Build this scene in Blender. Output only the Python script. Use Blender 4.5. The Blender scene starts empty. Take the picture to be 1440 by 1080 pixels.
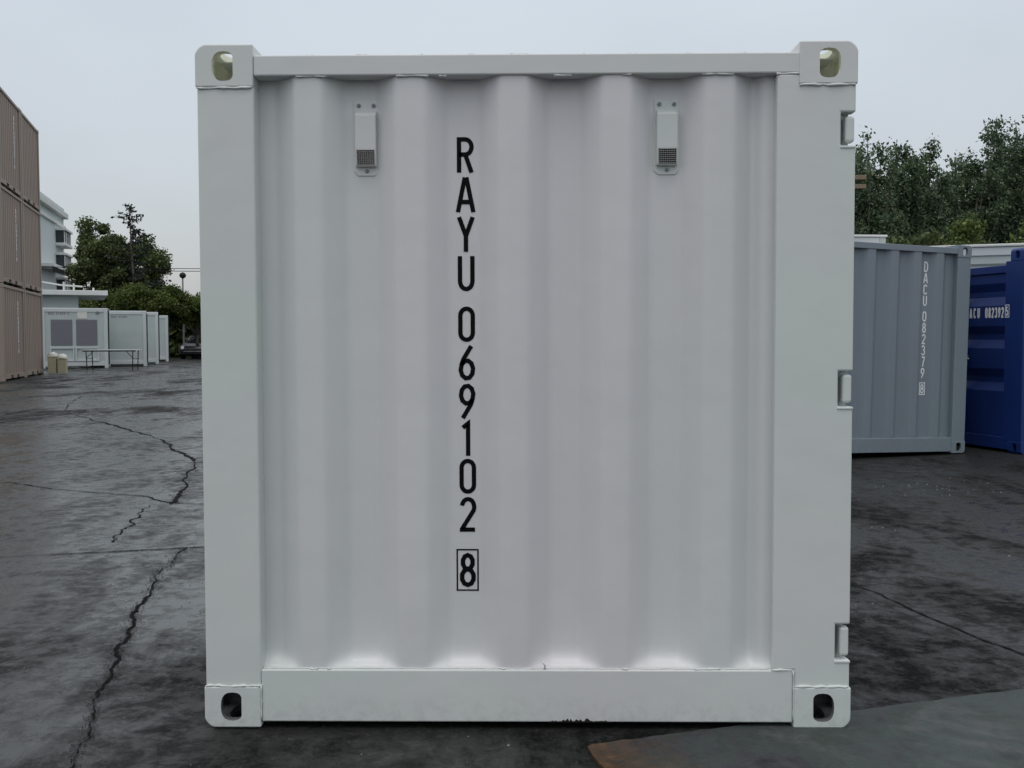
import bpy, bmesh, math, random
import numpy as np
from mathutils import Vector, Matrix
R = math.radians
scene = bpy.context.scene
col = scene.collection

# ------------------------------------------------------------------ camera
cam_d = bpy.data.cameras.new("camera"); cam = bpy.data.objects.new("camera", cam_d); col.objects.link(cam)
CY, CZ = -2.87, 1.1094
PITCH, YAW, ROLL = 0.04307, -0.0128, -0.00246
fw = Vector((math.sin(YAW)*math.cos(PITCH), math.cos(YAW)*math.cos(PITCH), -math.sin(PITCH)))
rt = Vector((math.cos(YAW), -math.sin(YAW), 0)); up = rt.cross(fw)
r2 = rt*math.cos(ROLL)+up*math.sin(ROLL); u2 = up*math.cos(ROLL)-rt*math.sin(ROLL)
M = Matrix((r2, u2, -fw)).transposed().to_4x4(); M.translation = (-0.0019, CY, CZ)
cam.matrix_world = M
cam_d.sensor_width = 36; cam_d.lens = 1438.5/1440*36
cam_d.clip_start = 0.05; cam_d.clip_end = 3000
scene.camera = cam
# ------------------------------------------------------------------ world: overcast sky
SUN_EL, SUN_AZ = R(76), R(205)      # high, behind the camera, veiled by cloud
w = bpy.data.worlds.new("World"); scene.world = w; w.use_nodes = True
nt = w.node_tree; nt.nodes.clear(); N = nt.nodes.new; L = nt.links.new
out = N('ShaderNodeOutputWorld')
sky = N('ShaderNodeTexSky'); sky.sky_type = 'NISHITA'; sky.sun_disc = False
sky.sun_elevation = SUN_EL; sky.sun_rotation = SUN_AZ; sky.dust_density = 4
bg1 = N('ShaderNodeBackground'); bg1.inputs[1].default_value = 0.05
L(sky.outputs[0], bg1.inputs[0])
tc = N('ShaderNodeTexCoord'); sep = N('ShaderNodeSeparateXYZ'); L(tc.outputs['Generated'], sep.inputs[0])
ramp = N('ShaderNodeValToRGB'); L(sep.outputs[2], ramp.inputs[0])
e = ramp.color_ramp.elements
e[0].position = 0.0; e[0].color = (.46, .465, .46, 1)
e[1].position = 1.0; e[1].color = (1.0, 1.0, .98, 1)
for p_, c_ in ((.12, (.475, .495, .505, 1)), (.32, (.578, .615, .628, 1)), (.6, (.80, .83, .83, 1))):
    q = e.new(p_); q.color = c_
mp = N('ShaderNodeMapping'); mp.inputs['Scale'].default_value = (1.0, 1.0, 2.4); L(tc.outputs['Generated'], mp.inputs[0])
nz = N('ShaderNodeTexNoise'); nz.inputs['Scale'].default_value = 2.2; nz.inputs['Detail'].default_value = 5; L(mp.outputs[0], nz.inputs[0])
mr = N('ShaderNodeMapRange'); mr.inputs[1].default_value = .3; mr.inputs[2].default_value = .7
mr.inputs[3].default_value = .93; mr.inputs[4].default_value = 1.07; L(nz.outputs[0], mr.inputs[0])
mul = N('ShaderNodeVectorMath'); mul.operation = 'SCALE'; L(ramp.outputs[0], mul.inputs[0]); L(mr.outputs[0], mul.inputs['Scale'])
bg2 = N('ShaderNodeBackground'); L(mul.outputs[0], bg2.inputs[0]); bg2.inputs[1].default_value = 0.95
add = N('ShaderNodeAddShader'); L(bg1.outputs[0], add.inputs[0]); L(bg2.outputs[0], add.inputs[1]); L(add.outputs[0], out.inputs[0])
sd = bpy.data.lights.new("sun", 'SUN'); sd.energy = 0.5; sd.angle = R(30); sd.color = (1, .97, .92)
so = bpy.data.objects.new("sun", sd); col.objects.link(so)
sdir = Vector((math.sin(SUN_AZ)*math.cos(SUN_EL), math.cos(SUN_AZ)*math.cos(SUN_EL), math.sin(SUN_EL)))
so.rotation_euler = sdir.to_track_quat('Z', 'Y').to_euler()
scene.view_settings.view_transform = 'Standard'; scene.view_settings.look = 'None'
scene.view_settings.exposure = 0; scene.view_settings.gamma = 1

# ------------------------------------------------------------------ materials
def nodes(name):
    m = bpy.data.materials.new(name); m.use_nodes = True
    t = m.node_tree; b = t.nodes['Principled BSDF']
    return m, t, b
def paint(name, c, rough=.42, var=.05, dirt=.0, dirtc=(.1, .09, .08), scale=3.0, bump=.05, wave=0.0, metal=0.0, vert=False, grime_z=None):
    """painted steel: slight tone variation, dirt specks, orange peel and plate waviness"""
    m, t, b = nodes(name); N = t.nodes.new; L = t.links.new
    tc = N('ShaderNodeTexCoord')
    mpp = N('ShaderNodeMapping'); L(tc.outputs['Object'], mpp.inputs[0])
    if vert: mpp.inputs['Scale'].default_value = (1, 1, .12)
    n1 = N('ShaderNodeTexNoise'); n1.inputs['Scale'].default_value = scale; n1.inputs['Detail'].default_value = 6; L(mpp.outputs[0], n1.inputs[0])
    r1 = N('ShaderNodeMapRange'); r1.inputs[1].default_value = .3; r1.inputs[2].default_value = .7
    r1.inputs[3].default_value = 1-var; r1.inputs[4].default_value = 1+var; L(n1.outputs[0], r1.inputs[0])
    sc = N('ShaderNodeVectorMath'); sc.operation = 'SCALE'; sc.inputs[0].default_value = c; L(r1.outputs[0], sc.inputs['Scale'])
    # faint hue drift between patches
    n3 = N('ShaderNodeTexNoise'); n3.inputs['Scale'].default_value = scale*.6; n3.inputs['Detail'].default_value = 2; L(mpp.outputs[0], n3.inputs[0])
    mxh = N('ShaderNodeMix'); mxh.data_type = 'RGBA'; mxh.blend_type = 'MULTIPLY'; mxh.inputs[0].default_value = .8 if var > 0 else 0
    rh = N('ShaderNodeValToRGB'); rh.color_ramp.elements[0].position = .35; rh.color_ramp.elements[1].position = .65
    rh.color_ramp.elements[0].color = (.945, 1, .98, 1); rh.color_ramp.elements[1].color = (1, .968, 1.0, 1)
    L(n3.outputs[0], rh.inputs[0]); L(sc.outputs[0], mxh.inputs[6]); L(rh.outputs[0], mxh.inputs[7])
    colr = mxh.outputs[2]
    if dirt > 0:
        n2 = N('ShaderNodeTexNoise'); n2.inputs['Scale'].default_value = scale*7; n2.inputs['Detail'].default_value = 8; n2.inputs['Roughness'].default_value = .7; L(mpp.outputs[0], n2.inputs[0])
        r2_ = N('ShaderNodeMapRange'); r2_.inputs[1].default_value = .56; r2_.inputs[2].default_value = .78; r2_.inputs[3].default_value = 0; r2_.inputs[4].default_value = dirt; L(n2.outputs[0], r2_.inputs[0])
        mx = N('ShaderNodeMix'); mx.data_type = 'RGBA'; L(r2_.outputs[0], mx.inputs[0]); L(colr, mx.inputs[6]); mx.inputs[7].default_value = (*dirtc, 1)
        colr = mx.outputs[2]
    if grime_z:   # splash dirt low down on the steel
        z0, z1, amt = grime_z
        sp = N('ShaderNodeSeparateXYZ'); L(tc.outputs['Object'], sp.inputs[0])
        n4 = N('ShaderNodeTexNoise'); n4.inputs['Scale'].default_value = 30; n4.inputs['Detail'].default_value = 8; n4.inputs['Roughness'].default_value = .75; L(tc.outputs['Object'], n4.inputs[0])
        a1 = N('ShaderNodeMapRange'); a1.inputs[1].default_value = z0; a1.inputs[2].default_value = z1; a1.inputs[3].default_value = 1; a1.inputs[4].default_value = 0; L(sp.outputs[2], a1.inputs[0])
        a2 = N('ShaderNodeMapRange'); a2.inputs[1].default_value = .45; a2.inputs[2].default_value = .7; a2.inputs[3].default_value = .05; a2.inputs[4].default_value = 1; L(n4.outputs[0], a2.inputs[0])
        m1 = N('ShaderNodeMath'); m1.operation = 'MULTIPLY'; L(a1.outputs[0], m1.inputs[0]); L(a2.outputs[0], m1.inputs[1])
        m2 = N('ShaderNodeMath'); m2.operation = 'MULTIPLY'; L(m1.outputs[0], m2.inputs[0]); m2.inputs[1].default_value = amt
        mg = N('ShaderNodeMix'); mg.data_type = 'RGBA'; L(m2.outputs[0], mg.inputs[0]); L(colr, mg.inputs[6]); mg.inputs[7].default_value = (.09, .085, .08, 1)
        colr = mg.outputs[2]
    L(colr, b.inputs['Base Color'])
    b.inputs['Metallic'].default_value = metal
    rr = N('ShaderNodeMapRange'); rr.inputs[3].default_value = rough-.07; rr.inputs[4].default_value = rough+.1; L(n1.outputs[0], rr.inputs[0]); L(rr.outputs[0], b.inputs['Roughness'])
    nb = N('ShaderNodeTexNoise'); nb.inputs['Scale'].default_value = 260; nb.inputs['Detail'].default_value = 2; L(tc.outputs['Object'], nb.inputs[0])
    bp = N('ShaderNodeBump'); bp.inputs['Strength'].default_value = bump; bp.inputs['Distance'].default_value = .002; L(nb.outputs[0], bp.inputs['Height'])
    if wave:
        nw = N('ShaderNodeTexNoise'); nw.inputs['Scale'].default_value = 5; nw.inputs['Detail'].default_value = 3; L(tc.outputs['Object'], nw.inputs[0])
        bw = N('ShaderNodeBump'); bw.inputs['Strength'].default_value = wave; bw.inputs['Distance'].default_value = .012; L(nw.outputs[0], bw.inputs['Height']); L(bw.outputs[0], bp.inputs['Normal'])
    L(bp.outputs[0], b.inputs['Normal'])
    return m
def plain(name, c, rough=.6, metal=0, spec=.5):
    m, t, b = nodes(name); N = t.nodes.new; L = t.links.new
    n = N('ShaderNodeTexNoise'); n.inputs['Scale'].default_value = 14; n.inputs['Detail'].default_value = 5
    tc = N('ShaderNodeTexCoord'); L(tc.outputs['Object'], n.inputs[0])
    r1 = N('ShaderNodeMapRange'); r1.inputs[3].default_value = .85; r1.inputs[4].default_value = 1.15; L(n.outputs[0], r1.inputs[0])
    sc = N('ShaderNodeVectorMath'); sc.operation = 'SCALE'; sc.inputs[0].default_value = c; L(r1.outputs[0], sc.inputs['Scale']); L(sc.outputs[0], b.inputs['Base Color'])
    b.inputs['Roughness'].default_value = rough; b.inputs['Metallic'].default_value = metal; b.inputs['Specular IOR Level'].default_value = spec
    return m
def foliage(name, c1, c2, scale=.9):
    m, t, b = nodes(name); N = t.nodes.new; L = t.links.new
    tc = N('ShaderNodeTexCoord')
    n = N('ShaderNodeTexNoise'); n.inputs['Scale'].default_value = scale; n.inputs['Detail'].default_value = 4; L(tc.outputs['Object'], n.inputs[0])
    g = N('ShaderNodeNewGeometry')
    ad = N('ShaderNodeMath'); ad.operation = 'MULTIPLY_ADD'; L(g.outputs['Random Per Island'], ad.inputs[0]); ad.inputs[1].default_value = .5; 
    sb = N('ShaderNodeMath'); sb.operation = 'SUBTRACT'; L(n.outputs[0], sb.inputs[0]); sb.inputs[1].default_value = .25; L(sb.outputs[0], ad.inputs[2])
    rp = N('ShaderNodeValToRGB'); rp.color_ramp.elements[0].position = .25; rp.color_ramp.elements[1].position = .75
    rp.color_ramp.elements[0].color = (*c1, 1); rp.color_ramp.elements[1].color = (*c2, 1)
    L(ad.outputs[0], rp.inputs[0]); L(rp.outputs[0], b.inputs['Base Color'])
    b.inputs['Roughness'].default_value = .6; b.inputs['Specular IOR Level'].default_value = .25
    tr = N('ShaderNodeBsdfTranslucent'); L(rp.outputs[0], tr.inputs[0])
    mx = N('ShaderNodeMixShader'); mx.inputs[0].default_value = .22
    o = t.nodes['Material Output']; L(b.outputs[0], mx.inputs[1]); L(tr.outputs[0], mx.inputs[2]); L(mx.outputs[0], o.inputs[0])
    return m

def asphalt():
    m, t, b = nodes('wet_asphalt'); N = t.nodes.new; L = t.links.new
    tc = N('ShaderNodeTexCoord'); P = tc.outputs['Object']
    def noise(s, d=6, r=.55, dist=0, vec=P):
        n = N('ShaderNodeTexNoise'); n.inputs['Scale'].default_value = s; n.inputs['Detail'].default_value = d; n.inputs['Roughness'].default_value = r; n.inputs['Distortion'].default_value = dist; L(vec, n.inputs[0]); return n.outputs[0]
    def rng(x, a, b_, c, d):
        n = N('ShaderNodeMapRange'); n.inputs[1].default_value = a; n.inputs[2].default_value = b_; n.inputs[3].default_value = c; n.inputs[4].default_value = d; L(x, n.inputs[0]); return n.outputs[0]
    def mix(f, a, c2):
        n = N('ShaderNodeMix'); n.data_type = 'RGBA'
        L(f, n.inputs[0])
        for i, v in ((6, a), (7, c2)):
            if isinstance(v, tuple): n.inputs[i].default_value = (*v, 1)
            else: L(v, n.inputs[i])
        return n.outputs[2]
    def mth(op, a, c2):
        n = N('ShaderNodeMath'); n.operation = op; n.use_clamp = True
        for i, v in ((0, a), (1, c2)):
            if isinstance(v, (int, float)): n.inputs[i].default_value = v
            else: L(v, n.inputs[i])
        return n.outputs[0]
    mp_ = N('ShaderNodeMapping'); mp_.inputs['Rotation'].default_value = (0, 0, R(17)); mp_.inputs['Scale'].default_value = (1, .45, 1); L(P, mp_.inputs[0])
    S = mp_.outputs[0]
    big = noise(.33, 7, .62, .8, S); mid = noise(1.6, 12, .72, .5, S); mot = noise(9, 10, .75, .3); fine = noise(48, 10, .85); grit = noise(120, 5, .8)
    base = mix(rng(mid, .34, .66, 0, 1), (.004, .0043, .0042), (.022, .023, .022))
    base = mix(rng(big, .44, .60, 0, .55), base, (.034, .036, .035))
    base = mix(rng(mot, .46, .62, 0, .55), base, (.006, .0062, .0062))
    base = mix(rng(fine, .52, .66, 0, .6), base, (.075, .076, .073))
    base = mix(rng(grit, .30, .45, .7, 0), base, (.004, .004, .004))
    # oily brown and bluish stains
    st1 = noise(.9, 6, .7, 1.2); tint = N('ShaderNodeMix'); tint.data_type = 'RGBA'; tint.blend_type = 'MULTIPLY'; L(rng(st1, .45, .65, 0, .3), tint.inputs[0]); L(base, tint.inputs[6]); tint.inputs[7].default_value = (1.0, .93, .80, 1); base = tint.outputs[2]
    # pale flecks: exposed stone chips gathered in scuffed zones
    fl = noise(85, 4, .85, .0, S); zone = noise(2.1, 6, .7, 1.2)
    f1 = mth('MULTIPLY', rng(fl, .60, .66, 0, 1), rng(zone, .53, .62, 0, .85))
    base = mix(f1, base, (.22, .22, .21))
    L(base, b.inputs['Base Color'])
    w1 = rng(big, .42, .56, 0, 1); w2 = rng(mid, .44, .56, 0, 1); w3 = rng(mot, .44, .58, 1, 0)
    wv = mth('ADD', mth('MULTIPLY', w1, .38), mth('ADD', mth('MULTIPLY', w2, .32), mth('MULTIPLY', w3, .30)))
    L(rng(wv, .1, .9, .85, .12), b.inputs['Roughness'])
    L(rng(wv, .1, .9, .05, .50), b.inputs['Specular IOR Level'])
    bst = rng(wv, .1, .9, 1, .14)
    hh = mth('ADD', mth('MULTIPLY', mot, .5), mth('MULTIPLY', fine, .5))
    bp = N('ShaderNodeBump'); bp.inputs['Distance'].default_value = .010; L(bst, bp.inputs['Strength']); L(hh, bp.inputs['Height'])
    b2 = N('ShaderNodeBump'); b2.inputs['Distance'].default_value = .04; b2.inputs['Strength'].default_value = .12; L(mid, b2.inputs['Height']); L(b2.outputs[0], bp.inputs['Normal'])
    L(bp.outputs[0], b.inputs['Normal'])
    return m
def slab_mat():
    m, t, b = nodes('worn_slab'); N = t.nodes.new; L = t.links.new
    tc = N('ShaderNodeTexCoord'); P = tc.outputs['Object']
    def noise(s, d=7, r=.6, dist=0):
        n = N('ShaderNodeTexNoise'); n.inputs['Scale'].default_value = s; n.inputs['Detail'].default_value = d; n.inputs['Roughness'].default_value = r; n.inputs['Distortion'].default_value = dist; L(P, n.inputs[0]); return n.outputs[0]
    def ramp(x, pts):
        r = N('ShaderNodeValToRGB'); r.color_ramp.elements[0].position = pts[0][0]; r.color_ramp.elements[0].color = (*pts[0][1], 1)
        r.color_ramp.elements[1].position = pts[-1][0]; r.color_ramp.elements[1].color = (*pts[-1][1], 1)
        for p, c in pts[1:-1]: q = r.color_ramp.elements.new(p); q.color = (*c, 1)
        L(x, r.inputs[0]); return r.outputs[0]
    base = ramp(noise(2.6, 10, .72, .8), ((.34, (.016, .017, .018)), (.44, (.044, .046, .051)), (.54, (.040, .054, .048)), (.64, (.068, .074, .074))))
    sc = N('ShaderNodeMix'); sc.data_type = 'RGBA'; f = N('ShaderNodeMapRange'); f.inputs[1].default_value = .48; f.inputs[2].default_value = .62; f.inputs[4].default_value = .75
    L(noise(11, 12, .8, .4), f.inputs[0]); L(f.outputs[0], sc.inputs[0]); L(base, sc.inputs[6]); sc.inputs[7].default_value = (.028, .030, .032, 1)
    fs = N('ShaderNodeMapRange'); fs.inputs[1].default_value = .60; fs.inputs[2].default_value = .70; fs.inputs[4].default_value = .6
    ms_ = N('ShaderNodeMapping'); ms_.inputs['Scale'].default_value = (5, 38, 1); ms_.inputs['Rotation'].default_value = (0, 0, R(9)); L(P, ms_.inputs[0])
    ns_ = N('ShaderNodeTexNoise'); ns_.inputs['Scale'].default_value = 2.2; ns_.inputs['Detail'].default_value = 9; ns_.inputs['Roughness'].default_value = .8; L(ms_.outputs[0], ns_.inputs[0]); L(ns_.outputs[0], fs.inputs[0])
    s2 = N('ShaderNodeMix'); s2.data_type = 'RGBA'; L(fs.outputs[0], s2.inputs[0]); L(sc.outputs[2], s2.inputs[6]); s2.inputs[7].default_value = (.15, .16, .165, 1); sc = s2
    # rusty corner (own shape in the slab's own coordinates)
    sp = N('ShaderNodeSeparateXYZ'); L(P, sp.inputs[0])
    d = N('ShaderNodeMath'); d.operation = 'MULTIPLY_ADD'; L(noise(9, 6, .7), d.inputs[0]); d.inputs[1].default_value = .3; L(sp.outputs[0], d.inputs[2])
    rr = N('ShaderNodeMapRange'); rr.inputs[1].default_value = .16; rr.inputs[2].default_value = .42; rr.inputs[3].default_value = .9; rr.inputs[4].default_value = 0; L(d.outputs[0], rr.inputs[0])
    rc = ramp(noise(26, 6, .7), ((.35, (.022, .018, .013)), (.6, (.085, .042, .016)), (.75, (.16, .10, .05))))
    mx = N('ShaderNodeMix'); mx.data_type = 'RGBA'; L(rr.outputs[0], mx.inputs[0]); L(sc.outputs[2], mx.inputs[6]); L(rc, mx.inputs[7])
    L(mx.outputs[2], b.inputs['Base Color'])
    r = N('ShaderNodeMapRange'); r.inputs[1].default_value = .3; r.inputs[2].default_value = .7; r.inputs[3].default_value = .32; r.inputs[4].default_value = .75; L(noise(3.5), r.inputs[0]); L(r.outputs[0], b.inputs['Roughness'])
    b.inputs['Specular IOR Level'].default_value = .24
    bp = N('ShaderNodeBump'); bp.inputs['Strength'].default_value = .6; bp.inputs['Distance'].default_value = .008; L(noise(40, 8, .7), bp.inputs['Height']); L(bp.outputs[0], b.inputs['Normal'])
    return m

MT = {
 'asphalt': asphalt(), 'slab': slab_mat(),
 'white': paint('white_container_paint', (.630, .650, .628), .40, .018, .05, (.45, .45, .43), 2.2, .10, .25, grime_z=(.0, .11, .30)),
 'whitepanel': paint('white_panel_paint', (.645, .645, .645), .38, .03, .03, (.5, .5, .48), 2.6, .10, .30, vert=True),
 'cream': paint('cream_inner_paint', (.80, .80, .66), .5, .05, .1, (.4, .36, .25), 20),
 'dark_grey': plain('casting_inner_grey', (.13, .133, .135), .8),  # dark grey for the insides of the bottom castings
 'grey': paint('grey_container_paint', (.182, .220, .252), .42, .05, .08, (.1, .11, .12), 2.5, .1, .3, vert=True, grime_z=(0, .25, .4)),
 'blue': paint('blue_container_paint', (.001, .021, .140), .5, .08, .05, (.01, .015, .05), 3, .1, .25),
 'brown': paint('taupe_container_paint', (.285, .222, .182), .55, .07, .12, (.2, .16, .13), 1.2, .1, .2, vert=True),
 'pale': paint('pale_container_paint', (.46, .51, .505), .5, .05, .12, (.25, .26, .25), 1.6),
 'paleframe': paint('pale_frame_paint', (.56, .60, .60), .5, .03, .05, (.3, .3, .3), 1.6),
 'mesh_panel': plain('grey_louvre', (.20, .20, .235), .6),
 'black_text': plain('black_lettering', (.002, .002, .0025), .6, 0, .12),
 'white_text': plain('white_lettering', (.78, .80, .82), .5),
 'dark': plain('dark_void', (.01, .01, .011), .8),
 'steel': plain('galvanised_steel', (.30, .31, .31), .4, .8),
 'rust': plain('rusty_steel', (.010, .007, .005), .95),
 'wall': paint('building_render', (.56, .61, .61), .85, .04, .12, (.35, .38, .37), .5),
 'roofslab': paint('roof_concrete', (.66, .67, .65), .85, .08, .3, (.2, .2, .19), 1.5),
 'glass': plain('dark_window_glass', (.03, .04, .045), .12),
 'tan': paint('tan_board', (.22, .17, .11), .7, .08, .1, (.2, .15, .1), 3),
 'bark': plain('bark', (.075, .065, .05), .9),
 'car': paint('dark_car_paint', (.012, .013, .016), .25, .0),
 'tyre': plain('tyre_rubber', (.012, .012, .012), .8),
 'lens': plain('headlamp_lens', (.8, .82, .85), .15),
 'line': plain('worn_road_paint', (.42, .42, .40), .6),
 'crack': plain('crack_dirt', (.006, .006, .006), .95, 0, .1),
 'stone': plain('pale_gravel', (.20, .20, .19), .7),
 'beige': paint('cream_crate', (.44, .40, .27), .7, .08, .15, (.3, .25, .15), 5),
 'sack': plain('white_sack', (.68, .67, .62), .8),
 'leaf_dark': foliage('dark_leaves', (.024, .042, .018), (.13, .165, .058)),
 'leaf_poplar': foliage('poplar_leaves', (.028, .056, .034), (.145, .195, .105), .5),
 'leaf_green': foliage('green_leaves', (.028, .048, .012), (.11, .145, .032), .9),
 'leaf_bush': foliage('bush_leaves', (.05, .08, .022), (.15, .19, .05), 1.1),
 'leaf_con': foliage('conifer_needles', (.010, .018, .014), (.030, .042, .032), .8),
}
# ------------------------------------------------------------------ helpers
def tag(o, label=None, cat=None, group=None, kind=None):
    if label: o['label'] = label
    if cat: o['category'] = cat
    if group: o['group'] = group
    if kind: o['kind'] = kind
    return o
def empty(name, loc, rz=0.0):
    o = bpy.data.objects.new(name, None); col.objects.link(o); o.location = loc; o.rotation_euler = (0, 0, rz); o.empty_display_size = .1
    return o
class MB:
    def __init__(s): s.v = []; s.f = []; s.mi = []
    def add(s, vs, fs, mi=0):
        b = len(s.v); s.v += [tuple(v) for v in vs]; s.f += [tuple(b+i for i in f) for f in fs]; s.mi += [mi]*len(fs); return s
    def box(s, x0, x1, y0, y1, z0, z1, mi=0):
        return s.add([(x0,y0,z0),(x1,y0,z0),(x1,y1,z0),(x0,y1,z0),(x0,y0,z1),(x1,y0,z1),(x1,y1,z1),(x0,y1,z1)],
                     [(0,3,2,1),(4,5,6,7),(0,1,5,4),(1,2,6,5),(2,3,7,6),(3,0,4,7)], mi)
    def prism(s, poly, a, b, fn):
        """poly: 2D points; fn(u,v,t)->xyz ; from t=a to t=b"""
        n = len(poly); vs = [fn(u, v, a) for u, v in poly]+[fn(u, v, b) for u, v in poly]
        fs = [tuple(range(n)), tuple(range(2*n-1, n-1, -1))]+[(i, n+i, n+(i+1) % n, (i+1) % n) for i in range(n)]
        return s.add(vs, fs)
    def tube(s, pts, rad, n=8, cap=True):
        pts = [Vector(p) for p in pts]; rad = rad if isinstance(rad, (list, tuple)) else [rad]*len(pts)
        vs = []; fs = []; prev = None
        for i, p in enumerate(pts):
            d = (pts[min(i+1, len(pts)-1)]-pts[max(i-1, 0)]).normalized()
            if prev is None:
                a = d.cross(Vector((0, 0, 1)));
                if a.length < .1: a = d.cross(Vector((1, 0, 0)))
            else: a = prev-d*prev.dot(d)
            a.normalize(); prev = a; b = d.cross(a)
            for k in range(n):
                t = 2*math.pi*k/n; vs.append(p+(a*math.cos(t)+b*math.sin(t))*rad[i])
        for i in range(len(pts)-1):
            for k in range(n): fs.append((i*n+k, i*n+(k+1) % n, (i+1)*n+(k+1) % n, (i+1)*n+k))
        if cap: fs.append(tuple(range(n-1, -1, -1))); fs.append(tuple((len(pts)-1)*n+k for k in range(n)))
        return s.add(vs, fs)
    def build(s, name, mat, parent=None, bevel=0, smooth=False, recalc=True, seg=2, mats=None, solid=0):
        me = bpy.data.meshes.new(name); me.from_pydata(s.v, [], s.f)
        if recalc:
            bm = bmesh.new(); bm.from_mesh(me)
            # keep material indices by face order
            for f, mi in zip(bm.faces, s.mi): f.material_index = mi
            bmesh.ops.recalc_face_normals(bm, faces=bm.faces); bm.to_mesh(me); bm.free()
        for mm in (mats or [mat]): me.materials.append(mm)
        if smooth: me.polygons.foreach_set('use_smooth', [True]*len(me.polygons))
        o = bpy.data.objects.new(name, me); col.objects.link(o)
        if parent: o.parent = parent
        if solid:
            md = o.modifiers.new('solid', 'SOLIDIFY'); md.thickness = solid; md.offset = -1
        if bevel:
            md = o.modifiers.new('bevel', 'BEVEL'); md.width = bevel; md.segments = seg; md.limit_method = 'ANGLE'; md.angle_limit = R(35)
        return o
def copy_tree(o, parent=None):
    c = o.copy(); col.objects.link(c)
    if parent: c.parent = parent
    for ch in list(o.children): copy_tree(ch, c)
    return c

# corner casting: hollow block with shield holes, cut once
CW, CL_, CH = .162, .178, .118
def make_casting():
    def mk(name, fn):
        bm = bmesh.new(); fn(bm); me = bpy.data.meshes.new(name); bmesh.ops.recalc_face_normals(bm, faces=bm.faces); bm.to_mesh(me); bm.free()
        o = bpy.data.objects.new(name, me); col.objects.link(o); return o
    def outer(bm):
        bmesh.ops.create_cube(bm, size=1)
        for v in bm.verts: v.co = Vector(((v.co.x+.5)*CW, (v.co.y+.5)*CL_, (v.co.z+.5)*CH))
        def edges(test): return [e_ for e_ in bm.edges if all(test(v.co) for v in e_.verts)]
        bmesh.ops.bevel(bm, geom=edges(lambda c: c.x < 1e-4 and c.z > CH-1e-4), offset=.028, segments=5, profile=.4, affect='EDGES')
        es = [e_ for e_ in bm.edges if e_.calc_face_angle(0) > R(60)]
        bmesh.ops.bevel(bm, geom=es, offset=.004, segments=2, profile=.5, affect='EDGES')
    o = mk('c', outer)
    def shield(hw, hh, r=None):
        pts = []
        for k in range(20):
            t = 2*math.pi*k/20; cx, sx = math.cos(t), math.sin(t)
            pts.append((hw*math.copysign(abs(cx)**.75, cx), hh*math.copysign(abs(sx)**.8, sx)))
        # one side nearly straight, like the real shield hole
        return [(min(x, hw*.80), y) for x, y in pts]
    def cutter(poly, place):
        def fn(bm):
            n = len(poly); a = [bm.verts.new(place(u, v, -.02)) for u, v in poly]; b = [bm.verts.new(place(u, v, .05)) for u, v in poly]
            bm.faces.new(a); bm.faces.new(b[::-1])
            for i in range(n): bm.faces.new((a[i], b[i], b[(i+1) % n], a[(i+1) % n]))
        return mk('k', fn)
    def inner(bm):
        bmesh.ops.create_cube(bm, size=1)
        for v in bm.verts: v.co = Vector((.017+(v.co.x+.5)*(CW-.034), .02+(v.co.y+.5)*(CL_-.04), .016+(v.co.z+.5)*(CH-.034)))
        bmesh.ops.bevel(bm, geom=bm.edges[:], offset=.012, segments=2, profile=.5, affect='EDGES')
    cuts = [mk('k', inner),
            cutter(shield(.033, .041), lambda u, v, t: (.080+u, t, CH*.485+v)),
            cutter(shield(.032, .039), lambda u, v, t: (t, .09+u, CH*.485+v)),
            cutter([(u, v) for u, v in shield(.030, .058)], lambda u, v, t: (.083+u, .09+v, CH-t))]
    for c in cuts:
        md = o.modifiers.new('b', 'BOOLEAN'); md.operation = 'DIFFERENCE'; md.object = c; md.solver = 'EXACT'
    dg = bpy.context.evaluated_depsgraph_get(); ev = o.evaluated_get(dg); me = ev.to_mesh()
    vs = [tuple(v.co) for v in me.vertices]; fs = [tuple(p.vertices) for p in me.polygons]
    mi = []
    for p in me.polygons:
        c = p.center
        mi.append(1 if (.0045 < c.x < CW-.0045 and .0045 < c.y < CL_-.0045 and .0045 < c.z < CH-.0045 and not (c.x+CH-c.z < .03)) else 0)
    ev.to_mesh_clear()
    for c in cuts+[o]: bpy.data.objects.remove(c)
    return vs, fs, mi
CAST = make_casting()

def corr(mb, s0, s1, recs, z0, z1, fn, hw=.035, sl=.065, dout=0.0, din=.042):
    """vertical corrugation: s0..s1, recesses centred at recs; fn(s,d,z)->xyz"""
    pts = [(s0, dout)] if not recs or recs[0]-hw-sl > s0 else []
    for r in recs:
        for s, d in ((r-hw-sl, dout), (r-hw, din), (r+hw, din), (r+hw+sl, dout)):
            if s0 <= s <= s1: pts.append((s, d))
            elif s < s0 and (not pts): pass
    if pts[0][0] > s0: pts.insert(0, (s0, din if recs and recs[0]-hw <= s0 else pts[0][1]))
    if pts[-1][0] < s1: pts.append((s1, din if recs and recs[-1]+hw >= s1 else pts[-1][1]))
    n = len(pts); vs = [fn(s, d, z0) for s, d in pts]+[fn(s, d, z1) for s, d in pts]
    mb.add(vs, [(i, i+1, n+i+1, n+i) for i in range(n-1)])

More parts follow.
